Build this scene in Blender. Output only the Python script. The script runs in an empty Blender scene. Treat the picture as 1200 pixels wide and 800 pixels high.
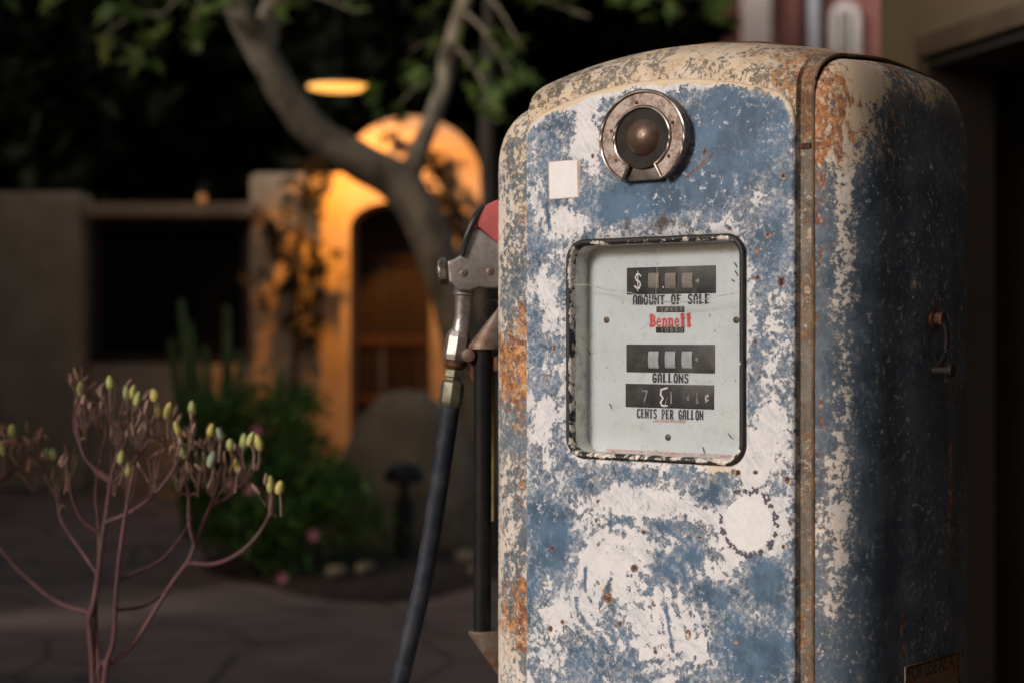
import bpy, bmesh, math, random
import numpy as np
from mathutils import Vector, Matrix, noise as mnoise
R = math.radians
random.seed(7); rng = np.random.default_rng(7)
S = bpy.context.scene
COL = S.collection

# ------------------------------------------------------------------ camera
CAM_H = 1.15; F = 2167.0; HOR = 395.0          # focal length in px of a 1200 px wide frame
cd = bpy.data.cameras.new('camera'); cam = bpy.data.objects.new('camera', cd); COL.objects.link(cam)
cam.location = (0, 0, CAM_H); cam.rotation_euler = (R(90), 0, 0)
cd.sensor_width = 36; cd.lens = 36 * F / 1200; cd.shift_y = -5 / 1200
cd.clip_start = 0.05; cd.clip_end = 500
cd.dof.use_dof = True; cd.dof.focus_distance = 2.66; cd.dof.aperture_fstop = 2.9
S.camera = cam

# ------------------------------------------------------------------ sky, sun, exposure
SUN_AZ = Vector((-.77, -.64, 0)).normalized(); SUN_EL = R(20)
to_sun = Vector((SUN_AZ.x * math.cos(SUN_EL), SUN_AZ.y * math.cos(SUN_EL), math.sin(SUN_EL)))
w = bpy.data.worlds.new('World'); S.world = w; w.use_nodes = True
nt = w.node_tree; bg = nt.nodes['Background']
sky = nt.nodes.new('ShaderNodeTexSky'); sky.sky_type = 'NISHITA'; sky.sun_disc = False
sky.sun_elevation = SUN_EL; sky.sun_rotation = math.atan2(to_sun.x, to_sun.y)
sky.air_density = .8; sky.dust_density = 5.0; sky.ozone_density = .6
wb = nt.nodes.new('ShaderNodeMix'); wb.data_type = 'RGBA'; wb.blend_type = 'MULTIPLY'; wb.inputs[0].default_value = 1
nt.links.new(sky.outputs[0], wb.inputs[6]); wb.inputs[7].default_value = (1.08, .97, .85, 1)      # white balance for open shade
nt.links.new(wb.outputs[2], bg.inputs[0]); bg.inputs[1].default_value = 0.14
sd = bpy.data.lights.new('sun', 'SUN'); sun = bpy.data.objects.new('sun', sd); COL.objects.link(sun)
sd.energy = 2.55; sd.angle = R(12); sd.color = (.94, .965, 1)
sun.rotation_euler = (-to_sun).to_track_quat('-Z', 'Y').to_euler()
sun.location = (-6, -6, 8)
S.view_settings.view_transform = 'Standard'; S.view_settings.look = 'None'
S.view_settings.exposure = -0.34; S.view_settings.gamma = 1; S.view_settings.use_curve_mapping = False
S.cycles.max_bounces = 8; S.cycles.transparent_max_bounces = 12
S.cycles.use_denoising = True; S.cycles.sample_clamp_indirect = 4

# ------------------------------------------------------------------ projections used to size things
def W(px, py, z):                     # picture position + distance -> world point
    return Vector(((px - 600) * z / F, z, CAM_H + (HOR - py) * z / F))
TH = R(39.5); CT, ST = math.cos(TH), math.sin(TH)
PO = Vector((.2004, 2.649, 0))        # pump: middle of the front face at ground level
def to_local(v):
    d = v - PO
    return Vector((d.x * CT - d.y * ST, d.x * ST + d.y * CT, d.z))
def Lf(px, py, yp=0.0):               # picture position -> (x, z) on the pump's plane y = yp
    k = (px - 600) / F
    # local y of a ray point: (t*k-PO.x)*ST + (t-PO.y)*CT = yp
    t = (yp + PO.x * ST + PO.y * CT) / (k * ST + CT)
    p = to_local(Vector((t * k, t, CAM_H + (HOR - py) * t / F)))
    return p.x, p.z
def Ls(px, py, xp=.33):               # picture position -> (y, z) on the pump's side plane x = xp
    k = (px - 600) / F
    t = (xp + PO.x * CT - PO.y * ST) / (k * CT - ST)
    p = to_local(Vector((t * k, t, CAM_H + (HOR - py) * t / F)))
    return p.y, p.z

# ------------------------------------------------------------------ object helpers
def link(o, parent=None):
    COL.objects.link(o)
    if parent is not None: o.parent = parent
    return o
def tag(o, label=None, cat=None, group=None, kind=None):
    if label: o['label'] = label
    if cat: o['category'] = cat
    if group: o['group'] = group
    if kind: o['kind'] = kind
    return o
def thing(name, label, cat, loc=(0, 0, 0), rz=0, group=None):
    o = bpy.data.objects.new(name, None); link(o); o.location = loc; o.rotation_euler = (0, 0, rz)
    o.empty_display_size = .1
    return tag(o, label, cat, group)
def mesh_obj(name, verts, faces, mat, parent=None, smooth=True, attrs=None, sharp=None):
    me = bpy.data.meshes.new(name)
    me.from_pydata([tuple(v) for v in verts], [], [tuple(f) for f in faces]); me.update()
    if attrs:
        for k, a in attrs.items():
            at = me.attributes.new(k, 'FLOAT', 'POINT'); at.data.foreach_set('value', np.asarray(a, dtype=np.float32))
    if smooth:
        me.polygons.foreach_set('use_smooth', [True] * len(me.polygons))
        if sharp: me.set_sharp_from_angle(angle=R(sharp))
    if mat: me.materials.append(mat)
    o = bpy.data.objects.new(name, me); link(o, parent)
    if parent is not None and parent.type == 'EMPTY' and parent.get('world_parts'):
        pass
    return o
def bm_obj(name, bm, mat, parent=None, smooth=True, sharp=35):
    bmesh.ops.recalc_face_normals(bm, faces=bm.faces[:])
    me = bpy.data.meshes.new(name); bm.to_mesh(me); bm.free()
    if smooth:
        me.polygons.foreach_set('use_smooth', [True] * len(me.polygons))
        me.set_sharp_from_angle(angle=R(sharp))
    if mat: me.materials.append(mat)
    return link(bpy.data.objects.new(name, me), parent)
def add_box(bm, x0, x1, y0, y1, z0, z1, bevel=0, seg=2, rot=None, piv=None):
    r = bmesh.ops.create_cube(bm, size=1)
    vs = r['verts']
    bmesh.ops.scale(bm, verts=vs, vec=(x1 - x0, y1 - y0, z1 - z0))
    bmesh.ops.translate(bm, verts=vs, vec=((x0 + x1) / 2, (y0 + y1) / 2, (z0 + z1) / 2))
    if bevel:
        es = list({e for v in vs for e in v.link_edges})
        r = bmesh.ops.bevel(bm, geom=es, offset=bevel, segments=seg, affect='EDGES', profile=.6)
        vs = r['verts']
    if rot is not None:
        bmesh.ops.rotate(bm, verts=vs, cent=piv or ((x0 + x1) / 2, (y0 + y1) / 2, (z0 + z1) / 2), matrix=rot)
    return vs
def catmull(pts, n):
    pts = [Vector(p) for p in pts]
    P = [pts[0] * 2 - pts[1]] + pts + [pts[-1] * 2 - pts[-2]]
    out = []
    for i in range(1, len(P) - 2):
        for k in range(n):
            t = k / n
            a, b, c, d = P[i - 1], P[i], P[i + 1], P[i + 2]
            out.append(.5 * ((2 * b) + (c - a) * t + (2 * a - 5 * b + 4 * c - d) * t * t + (3 * b - a - 3 * c + d) * t ** 3))
    out.append(pts[-1])
    return out
def tube_geo(pts, rad, seg=10, sub=4, lumps=0.0, cap=True):
    """a tapered tube along a smooth path: (verts, faces)"""
    n0 = len(pts)
    P = catmull(pts, sub) if sub > 1 else [Vector(p) for p in pts]
    rr = rad if hasattr(rad, '__len__') else [rad] * n0
    Rr = np.interp(np.linspace(0, n0 - 1, len(P)), range(n0), rr)
    V = []; Fc = []
    up = Vector((.13, .31, .94))
    for i, p in enumerate(P):
        t = (P[min(i + 1, len(P) - 1)] - P[max(i - 1, 0)]).normalized()
        a = t.cross(up)
        if a.length < 1e-3: a = t.cross(Vector((1, 0, 0)))
        a.normalize(); b = t.cross(a); up = b.cross(t) * 1.0 if False else up
        for k in range(seg):
            an = 2 * math.pi * k / seg
            q = p + (a * math.cos(an) + b * math.sin(an)) * Rr[i]
            if lumps: q += (q - p) * lumps * mnoise.noise(q * (1.2 / max(Rr[i], .01)) * .6)
            V.append(q)
        if i:
            for k in range(seg):
                k2 = (k + 1) % seg
                Fc.append(((i - 1) * seg + k, (i - 1) * seg + k2, i * seg + k2, i * seg + k))
    if cap:
        Fc.append(tuple(range(seg))[::-1]); Fc.append(tuple(range((len(P) - 1) * seg, len(P) * seg)))
    return V, Fc
class MB:
    def __init__(s): s.v = []; s.f = []
    def add(s, g):
        o = len(s.v); s.v += list(g[0]); s.f += [tuple(i + o for i in f) for f in g[1]]; return s
    def tube(s, *a, **k): return s.add(tube_geo(*a, **k))
    def obj(s, name, mat, parent=None, smooth=True, sharp=40): return mesh_obj(name, s.v, s.f, mat, parent, smooth, sharp=sharp)
def lathe(profile, axis_m, seg=32):
    """profile [(r, h)] turned round local Z, placed by a matrix"""
    V = []; Fc = []
    for i, (r, h) in enumerate(profile):
        for k in range(seg):
            a = 2 * math.pi * k / seg
            V.append(axis_m @ Vector((r * math.cos(a), r * math.sin(a), h)))
        if i:
            for k in range(seg):
                k2 = (k + 1) % seg
                Fc.append(((i - 1) * seg + k, (i - 1) * seg + k2, i * seg + k2, i * seg + k))
    Fc.append(tuple(range(seg))[::-1]); Fc.append(tuple(range((len(profile) - 1) * seg, len(profile) * seg)))
    return V, Fc
def align(p, d):                       # matrix that puts local Z along d at p
    return Matrix.Translation(p) @ Vector(d).to_track_quat('Z', 'Y').to_matrix().to_4x4()

# ------------------------------------------------------------------ material helpers
class NT:
    def __init__(s, name):
        s.m = bpy.data.materials.new(name); s.m.use_nodes = True
        s.t = s.m.node_tree; s.b = s.t.nodes['Principled BSDF']; s.out = s.t.nodes['Material Output']
        tc = s.t.nodes.new('ShaderNodeTexCoord'); s.co = tc.outputs['Object']
    def set(s, sock, v):
        if isinstance(v, bpy.types.NodeSocket): s.t.links.new(v, sock)
        elif isinstance(v, (tuple, list)) and len(v) == 3 and sock.type == 'RGBA': sock.default_value = (*v, 1)
        else: sock.default_value = v
    def math(s, op, a, b=0.0, clamp=False):
        n = s.t.nodes.new('ShaderNodeMath'); n.operation = op; n.use_clamp = clamp
        s.set(n.inputs[0], a); s.set(n.inputs[1], b); return n.outputs[0]
    def add(s, *a):
        r = a[0]
        for x in a[1:]: r = s.math('ADD', r, x)
        return r
    def mul(s, a, b): return s.math('MULTIPLY', a, b)
    def mr(s, v, a, b, c=0.0, d=1.0, smooth=True):
        n = s.t.nodes.new('ShaderNodeMapRange'); n.interpolation_type = 'SMOOTHSTEP' if smooth else 'LINEAR'
        for i, x in enumerate((v, a, b, c, d)): s.set(n.inputs[i], x)
        return n.outputs[0]
    def mix(s, f, a, b, blend='MIX'):
        n = s.t.nodes.new('ShaderNodeMix'); n.data_type = 'RGBA'; n.blend_type = blend
        s.set(n.inputs[0], f); s.set(n.inputs[6], a); s.set(n.inputs[7], b); return n.outputs[2]
    def warp(s, scale, amt):
        n = s.t.nodes.new('ShaderNodeTexNoise'); s.t.links.new(s.co, n.inputs['Vector']); n.inputs['Scale'].default_value = scale; n.inputs['Detail'].default_value = 3
        a = s.t.nodes.new('ShaderNodeVectorMath'); a.operation = 'MULTIPLY_ADD'; s.t.links.new(n.outputs['Color'], a.inputs[0]); a.inputs[1].default_value = (amt,) * 3; s.t.links.new(s.co, a.inputs[2]); return a.outputs[0]
    def noise(s, scale, detail=4, rough=.55, vec=None, stretch=None, off=None, distort=0, rot=0):
        v = vec or s.co
        if stretch or off:
            if rot:
                m0 = s.t.nodes.new('ShaderNodeMapping'); s.t.links.new(v, m0.inputs[0]); m0.inputs['Rotation'].default_value = (0, rot, 0); v = m0.outputs[0]
            mp = s.t.nodes.new('ShaderNodeMapping'); s.t.links.new(v, mp.inputs[0])
            if stretch: mp.inputs['Scale'].default_value = stretch
            if off: mp.inputs['Location'].default_value = off
            v = mp.outputs[0]
        n = s.t.nodes.new('ShaderNodeTexNoise'); s.t.links.new(v, n.inputs['Vector'])
        n.inputs['Scale'].default_value = scale; n.inputs['Detail'].default_value = detail
        n.inputs['Roughness'].default_value = rough; n.inputs['Distortion'].default_value = distort
        return n.outputs[0]
    def voro(s, scale, feature='F1', stretch=None, out=0, rnd=1.0, vec=None):
        v = vec or s.co
        if stretch:
            mp = s.t.nodes.new('ShaderNodeMapping'); s.t.links.new(v, mp.inputs[0]); mp.inputs['Scale'].default_value = stretch; v = mp.outputs[0]
        n = s.t.nodes.new('ShaderNodeTexVoronoi'); n.feature = feature; s.t.links.new(v, n.inputs['Vector'])
        n.inputs['Scale'].default_value = scale; n.inputs['Randomness'].default_value = rnd
        return n.outputs[out]
    def attr(s, name):
        n = s.t.nodes.new('ShaderNodeAttribute'); n.attribute_name = name; return n.outputs['Fac']
    def bump(s, h, strength=.3, dist=.001):
        n = s.t.nodes.new('ShaderNodeBump'); n.inputs['Strength'].default_value = strength; n.inputs['Distance'].default_value = dist
        s.set(n.inputs['Height'], h); s.t.links.new(n.outputs[0], s.b.inputs['Normal']); return n
    def fin(s, col=None, rough=None, metal=None, spec=None):
        if col is not None: s.set(s.b.inputs['Base Color'], col)
        if rough is not None: s.set(s.b.inputs['Roughness'], rough)
        if metal is not None: s.set(s.b.inputs['Metallic'], metal)
        if spec is not None: s.set(s.b.inputs['Specular IOR Level'], spec)
        return s.m
def simple(name, c1, c2=None, scale=8, rough=.6, metal=0, bump=.2, bdist=.002, spec=.4, detail=6, stretch=None, lo=.35, hi=.65):
    n = NT(name)
    c2 = c2 or tuple(x * .7 for x in c1)
    a = n.noise(scale, detail, .6, stretch=stretch)
    col = n.mix(n.mr(a, lo, hi), c1, c2)
    if bump: n.bump(n.noise(scale * 4, 5, .6, stretch=stretch), bump, bdist)
    return n.fin(col, rough, metal, spec)

BLUE1, BLUE2 = (.036, .078, .134), (.074, .142, .238)
def paint(name, thr=.80, softk=.60, rscale=22, aw=.72, rlight=(.40, .15, .040), blues=None, rstreak=.5, rblend=.93, cw=.022, smear=False, white=(.74, .655, .60), cream=(.60, .48, .345), fine=1.0, streak=.35, rust_thr=.9, dark_blue=1.0, speck=.0):
    n = NT(name)
    A, Ru, Gr, Cr = n.attr('white'), n.attr('rust'), n.attr('grime_shade'), n.attr('cream')
    wv = n.warp(11, .05)
    big = n.noise(7, 4, .6, distort=.6)
    med = n.noise(26, 10, .72, distort=.5)
    fin = n.noise(130, 8, .72)
    st = n.noise(1, 8, .70, vec=wv, stretch=(130, 130, 17))
    sc = n.noise(1, 7, .72, vec=wv, stretch=(30, 60, 150), off=(3, 1, 2), rot=.75)
    sd2 = n.noise(1, 7, .72, vec=n.warp(6, .12), stretch=(140, 60, 26), off=(5, 1, 2), rot=.9)
    m = n.add(n.mul(big, .30), n.mul(med, 1.0), n.mul(fin, .62 * fine), n.mul(st, streak), n.mul(sc, .20), n.mul(sd2, .24), n.mul(A, aw))
    base = .5 * (.30 + 1.0 + .62 * fine + streak + .44)
    t = base + thr
    crisp = n.mr(m, t - cw, t + cw)
    soft = n.mul(n.mr(m, t - .26, t + .05), softk)
    soft = n.mul(soft, n.mr(n.add(n.mul(st, .6), n.mul(fin, .4)), .42, .58, .35, 1.0) if not smear else n.mr(n.add(n.mul(sd2, .45), n.mul(sc, .35), n.mul(fin, .35)), .50, .66, .12, 1.0))
    wmask = n.math('MAXIMUM', crisp, soft)
    bl = n.mix(n.mr(n.noise(16, 6, .65, off=(5, 2, 1)), .38, .62), tuple(x * dark_blue for x in (blues or (BLUE1, BLUE2))[0]), tuple(x * dark_blue for x in (blues or (BLUE1, BLUE2))[1]))
    bl = n.mix(n.mul(n.mr(st, .52, .66), .35), bl, (.15, .215, .285))
    wh = n.mix(n.mr(n.noise(40, 7, .7, off=(1, 7, 3)), .40, .66), white, tuple(x * .90 for x in white))
    wh = n.mix(n.mul(n.mr(n.add(n.mul(sd2, .6), n.mul(n.noise(19, 7, .7, off=(2, 9, 4)), .4)), .475, .60), .62 if smear else .35), wh, (.40, .45, .52))
    brush = n.mul(n.mr(n.noise(1, 8, .75, vec=n.warp(9, .10), stretch=(190, 60, 30), off=(9, 4, 1), rot=-.55), .56, .62), n.mr(n.noise(7, 4, .6, off=(4, 1, 3)), .44, .58))
    crm = n.mr(n.add(Cr, n.mul(n.add(n.noise(30, 8, .7, off=(9, 1, 1)), -.5), .9)), .3, .6)
    wh = n.mix(crm, wh, cream)
    col = n.mix(wmask, bl, wh)
    # stray flecks: white specks left in the blue, blue scratches in the white
    fl = n.mul(n.mr(n.noise(95, 9, .78, off=(1, 9, 2)), .575, .595), n.mr(n.noise(8, 4, .6, off=(8, 2, 6)), .40, .58))
    col = n.mix(n.mul(fl, .85), col, wh)
    fb = n.mul(n.mr(n.noise(1, 8, .75, stretch=(210, 160, 60), off=(4, 2, 7)), .60, .63), n.mr(n.noise(10, 4, .6, off=(1, 2, 9)), .46, .60))
    col = n.mix(n.mul(fb, .7), col, bl)
    if smear: col = n.mix(n.mul(brush, .6), col, bl)
    # chips down to grey primer at flake edges
    edge = n.mul(n.mr(m, t - .05, t + .0), n.mr(m, t + .05, t + .0))
    chip = n.mul(edge, n.mr(n.noise(210, 4, .6), .50, .56))
    col = n.mix(n.mul(chip, .75), col, (.05, .055, .055))
    pin = n.mul(n.mr(n.noise(170, 3, .6, off=(2, 8, 4)), .68, .72), n.mr(n.noise(9, 3, .5, off=(3, 3, 9)), .45, .6))
    col = n.mix(n.mul(pin, .8), col, (.05, .035, .03))
    # rust
    rn = n.add(Ru, n.mul(n.add(n.noise(rscale, 10, .76, off=(4, 4, 8)), -.5), 1.35), n.mul(n.add(st, -.5), rstreak))
    rm = n.mr(rn, rust_thr - .48, rust_thr - .36)
    rcol = n.mix(n.mr(n.noise(60, 6, .7, off=(7, 1, 2)), .36, .58), rlight, (.19, .065, .024))
    rcol = n.mix(n.mr(rn, rust_thr - .10, rust_thr + .12), rcol, (.022, .010, .008))
    col = n.mix(n.mul(rm, rblend), col, rcol)
    f2 = n.mul(n.mr(n.noise(120, 9, .80, off=(2, 5, 1)), .535, .555), n.mr(n.noise(15, 5, .65, off=(5, 9, 2)), .40, .52))
    col = n.mix(n.mul(n.mul(f2, rm), .85), col, n.mix(n.mr(fin, .4, .6), wh, cream))
    pit = n.mul(n.mr(n.noise(75, 7, .75, off=(8, 3, 5)), .60, .63), rm)
    col = n.mix(n.mul(pit, .85), col, (.035, .018, .012))
    # dirt rubbed into the paint, plus shade painted on the right side panel
    gm = n.mr(n.add(Gr, n.mul(n.add(n.noise(18, 8, .7, off=(6, 6, 1)), -.5), .9), n.mul(n.add(st, -.5), .5)), .22, .75)
    col = n.mix(n.mul(gm, .86), col, n.mix(n.mr(med, .4, .6), (.075, .05, .033), (.03, .026, .026)))
    h = n.add(n.mul(wmask, .6), n.mul(fin, .35), n.mul(rm, -.5), n.mul(n.noise(420, 3, .6), .15), n.mul(chip, -.5))
    n.bump(h, .6, .0017)
    rg = n.add(.50, n.mul(rm, .30), n.mul(fin, .12), n.mul(gm, .1))
    return n.fin(col, rg, 0, .38)

M = {}
M['door'] = paint('weathered door paint', thr=.0, streak=.20, aw=.80, fine=1.25, white=(.675, .67, .695), cw=.034, smear=True, softk=.75)
M['shell'] = paint('weathered side paint', thr=.0, fine=1.9, softk=.30, rscale=48, aw=.95, streak=.30, white=(.66, .60, .55), blues=((.046, .074, .110), (.092, .130, .175)), rstreak=1.1, rlight=(.44, .17, .05))
M['shell_left'] = paint('weathered left side paint', thr=.0, fine=2.0, softk=.35, rscale=60, streak=.30, white=(.66, .59, .52), blues=((.055, .085, .115), (.10, .14, .18)), cream=(.58, .47, .34), rlight=(.60, .27, .075))
M['cap'] = paint('weathered cap paint', thr=.0, fine=1.9, softk=.4, rscale=60, streak=.15, white=(.60, .49, .37), cream=(.46, .325, .205), blues=((.075, .070, .058), (.17, .155, .13)), rlight=(.46, .22, .075), rblend=.8)
M['black'] = simple('black panel enamel', (.012, .013, .016), (.03, .032, .036), 60, .5, bump=.1)
M['rubber'] = simple('old black rubber', (.008, .008, .009), (.022, .02, .02), 90, .6)
M['letter'] = simple('black lettering paint', (.018, .022, .035), (.035, .04, .05), 300, .55, bump=0)
M['red_letter'] = simple('red lettering paint', (.50, .03, .035), (.55, .10, .09), 300, .5, bump=0)
M['pale_red'] = simple('faded red lettering paint', (.60, .22, .22), (.60, .36, .36), 300, .5, bump=0)
M['white_mark'] = simple('white marking paint', (.75, .74, .72), (.5, .5, .5), 300, .5, bump=0)
M['grey_mark'] = simple('faded white digits', (.30, .31, .31), (.17, .17, .17), 200, .5, bump=0)
M['wheel_dark'] = simple('yellowed number wheel', (.20, .185, .16), (.15, .135, .115), 80, .55, bump=0)
M['wheel_pale'] = simple('pale number wheel', (.34, .38, .40), (.27, .30, .32), 80, .5, bump=0)
M['edge_shadow'] = simple('tan sticker edge and painted shadow', (.50, .43, .36), (.32, .25, .19), 60, .7, bump=.1)
M['sticker'] = simple('blank white sticker paper', (.74, .725, .74), (.70, .69, .70), 60, .6, bump=.05)
M['old_paper'] = simple('scraped white sticker residue', (.72, .72, .745), (.66, .66, .685), 120, .7, bump=.15)
M['ink'] = simple('dark sticker ink flakes', (.05, .045, .075), (.14, .12, .15), 500, .7, bump=0, lo=.45, hi=.55)
n = NT('dial plate enamel')
d1 = n.mr(n.noise(9, 6, .6), .35, .7); sp = n.mr(n.noise(240, 2, .5), .715, .74)
c = n.mix(d1, (.55, .61, .645), (.49, .55, .59)); c = n.mix(n.mul(n.mr(n.noise(34, 9, .75, off=(2, 3, 4)), .56, .72), .5), c, (.30, .29, .25))
c = n.mix(n.mul(sp, .8), c, (.07, .05, .04)); M['dial'] = n.fin(c, .38, 0, .5)
n = NT('window reveal paint'); M['reveal'] = n.fin(n.mix(n.mr(n.noise(60, 8, .7), .46, .68), (.78, .77, .70), (.45, .42, .35)), .6)
n = NT('gasket with flaking white paint')
g = n.mr(n.add(n.noise(38, 8, .72), n.mul(n.attr('white'), 1.0)), .50, .53)
n.bump(g, .5, .001); M['gasket'] = n.fin(n.mix(g, (.010, .010, .012), n.mix(n.mr(n.noise(150, 5, .7), .45, .6), (.72, .65, .60), (.45, .38, .32))), .6)
# window glass: fresnel mix of clear transmission and a sharp reflection
n = NT('window glass'); t = n.t
tr = t.nodes.new('ShaderNodeBsdfTransparent'); tr.inputs[0].default_value = (.985, .985, .985, 1)
gl = t.nodes.new('ShaderNodeBsdfGlossy'); gl.inputs['Roughness'].default_value = .06
fr = t.nodes.new('ShaderNodeFresnel'); fr.inputs[0].default_value = 1.45
ge = t.nodes.new('ShaderNodeNewGeometry'); t.links.new(n.add(1.45, n.mul(ge.outputs['Backfacing'], 1 / 1.45 - 1.45)), fr.inputs[0])     # same reflectance on the pane's back face
df = t.nodes.new('ShaderNodeBsdfDiffuse'); df.inputs[0].default_value = (.45, .42, .36, 1)
mx = t.nodes.new('ShaderNodeMixShader'); t.links.new(fr.outputs[0], mx.inputs[0]); t.links.new(tr.outputs[0], mx.inputs[1]); t.links.new(gl.outputs[0], mx.inputs[2])
mx2 = t.nodes.new('ShaderNodeMixShader'); t.links.new(n.mul(n.mr(n.noise(14, 9, .75), .45, .75), .10), mx2.inputs[0]); t.links.new(mx.outputs[0], mx2.inputs[1]); t.links.new(df.outputs[0], mx2.inputs[2])
t.links.new(mx2.outputs[0], n.out.inputs[0]); M['glass'] = n.m
M['crack'] = simple('glass crack edge', (.50, .52, .50), (.2, .2, .19), 120, .3, bump=0)
n = NT('pitted nickel ring'); p = n.mr(n.noise(70, 9, .75), .42, .60); p2 = n.mr(n.noise(160, 6, .7, off=(3, 2, 2)), .55, .68)
c = n.mix(p, (.36, .30, .27), (.19, .125, .095)); c = n.mix(p2, c, (.40, .39, .42)); n.bump(n.noise(120, 6, .7), .4, .0008)
M['ring'] = n.fin(c, n.mr(p, 0, 1, .42, .65), .35)
M['chrome'] = simple('worn chrome', (.40, .36, .34), (.20, .16, .14), 50, .38, 1, bump=.1, bdist=.0005)
n = NT('tarnished lamp dome'); p = n.mr(n.noise(28, 8, .7), .4, .62)
M['dome'] = n.fin(n.mix(p, (.16, .11, .085), (.085, .05, .036)), n.mr(p, 0, 1, .24, .44), .45, .5)
M['cup2'] = simple('grey brown ring foot', (.10, .085, .075), (.06, .045, .037), 40, .5, .3)
M['cup'] = simple('lamp cup with inner darkness painted in', (.010, .008, .007), (.022, .017, .015), 40, .6, 0, spec=.2)  # near-black colour stands in for the darkness inside the cup
n = NT('cast aluminium nozzle'); p = n.mr(n.noise(22, 9, .72), .38, .64); n.bump(n.noise(240, 4, .6), .25, .0006)
M['alu'] = n.fin(n.mix(p, (.34, .315, .30), (.15, .13, .12)), n.mr(p, 0, 1, .42, .6), .75)
n = NT('rusty bracket steel'); p = n.mr(n.noise(30, 9, .75), .42, .62); n.bump(n.noise(150, 5, .7), .35, .0008)
M['bracket'] = n.fin(n.mix(p, (.20, .165, .14), (.15, .075, .045)), .55, .5)
M['rust'] = simple('flaking rust', (.14, .055, .022), (.03, .015, .011), 60, .85, bump=.6)
M['brass'] = simple('dull brass fitting', (.19, .18, .135), (.085, .08, .06), 60, .5, .55, bump=.15, bdist=.0006)
M['redcap'] = simple('faded red plastic', (.42, .085, .08), (.32, .075, .07), 30, .55, bump=.2, bdist=.001)
M['hose'] = simple('navy rubber hose', (.012, .015, .025), (.032, .035, .046), 34, .62, bump=.2, bdist=.0006, spec=.22)
M['tube'] = simple('matt black tube', (.006, .006, .007), (.011, .011, .011), 50, .6, bump=.1, spec=.15)
M['yellow'] = simple('old yellow pipe', (.40, .29, .10), (.22, .15, .06), 30, .6)
M['seam'] = simple('rusted seam bead', (.075, .055, .042), (.20, .11, .05), 45, .75, bump=.5, bdist=.001)
M['plate'] = simple('rusty printed plate', (.17, .15, .125), (.22, .09, .035), 30, .6, .2, bump=.3)
M['adobe'] = simple('ochre adobe plaster', (.44, .345, .24), (.34, .26, .175), 3, .9, bump=.35, bdist=.01)
M['adobe_dull'] = simple('dull brown plaster', (.23, .17, .115), (.19, .14, .095), 2.5, .9, bump=.3, bdist=.01)
M['olive'] = simple('olive tan plaster', (.20, .165, .10), (.165, .135, .085), 3, .9, bump=.25, bdist=.006)
M['beam'] = simple('weathered timber beam', (.33, .25, .17), (.22, .165, .11), 6, .8, stretch=(1, 6, 8))
M['doorwood'] = simple('timber planks with doorway shade painted in', (.016, .007, .005), (.009, .0045, .0035), 3, .65, stretch=(9, 9, .7), bump=.5, bdist=.005)  # colour darkened to stand in for shade in the deep doorway
M['darkwood'] = simple('dark painted trim', (.06, .026, .02), (.035, .016, .013), 5, .6)
M['trim'] = simple('dull olive brown trim', (.13, .10, .06), (.09, .068, .045), 5, .7)
M['darkpane'] = simple('dark window pane', (.006, .006, .007), (.010, .009, .009), 3, .12, bump=0, spec=.35)
M['dark_shade'] = simple('plaster with shade painted in', (.022, .018, .016), (.016, .013, .012), 2, .9)  # near-black colour stands in for the shade indoors
M['bark'] = simple('mottled pale bark', (.30, .25, .175), (.13, .105, .075), 7, .85, bump=.5, bdist=.01, stretch=(1, 1, .55))
M['darkbark'] = simple('dark bark', (.035, .026, .02), (.02, .016, .012), 8, .9, bump=.5, bdist=.01)
def leafmat(name, a, b, sc=3, trans=.35, rough=.55, spec=.2):
    n = NT(name); c = n.mix(n.mr(n.noise(sc, 3, .6), .38, .62), a, b)
    n.fin(c, rough, 0, spec)
    tb = n.t.nodes.new('ShaderNodeBsdfTranslucent'); n.set(tb.inputs[0], n.mix(.35, c, tuple(x * 1.5 for x in a)))
    mx = n.t.nodes.new('ShaderNodeMixShader'); mx.inputs[0].default_value = trans
    n.t.links.new(n.b.outputs[0], mx.inputs[1]); n.t.links.new(tb.outputs[0], mx.inputs[2]); n.t.links.new(mx.outputs[0], n.out.inputs[0])
    return n.m
M['leaf'] = leafmat('sycamore leaves', (.13, .19, .04), (.05, .09, .024), 9)
M['hedge_leaf'] = leafmat('hedge leaves', (.03, .045, .018), (.016, .028, .010), 2, .15)
M['leaf_bright'] = leafmat('bright yellow green leaves', (.28, .31, .075), (.16, .22, .06), 9)  # paler leaf colour for one spray
M['crown_leaf'] = leafmat('sycamore leaves with shade painted in', (.03, .05, .014), (.016, .03, .010), 3, .2)  # darker copy of the leaf colour, with the crown's shade put in
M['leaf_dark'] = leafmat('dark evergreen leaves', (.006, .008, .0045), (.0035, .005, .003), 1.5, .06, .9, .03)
M['leaf_shrub'] = leafmat('green shrub leaves', (.13, .25, .045), (.055, .12, .028), 6, .35)
M['leaf_vine'] = leafmat('dark vine leaves', (.026, .024, .012), (.014, .014, .009), 5, .15)
M['cactus'] = simple('grey green succulent skin', (.12, .18, .05), (.07, .12, .04), 9, .6)
M['pink'] = simple('pink petals', (.55, .20, .27), (.45, .13, .2), 30, .6)
M['stem'] = simple('mauve flower stem', (.20, .098, .112), (.12, .066, .074), 25, .6, bump=.2, bdist=.001)
M['twig'] = simple('dry brown twigs', (.30, .19, .155), (.19, .12, .10), 30, .75)
M['pod_green'] = simple('pale green pods', (.50, .52, .17), (.40, .45, .20), 40, .5, bump=.1, bdist=.0006)
M['pod_yellow'] = simple('yellow green pods', (.62, .54, .15), (.50, .48, .16), 40, .5, bump=.1, bdist=.0006)
M['pod_blue'] = simple('blue green pods', (.27, .38, .27), (.32, .40, .22), 40, .5, bump=.1, bdist=.0006)
M['husk'] = simple('dry pink brown husks', (.42, .27, .22), (.26, .165, .13), 60, .8, bump=.3, bdist=.001)
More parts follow.
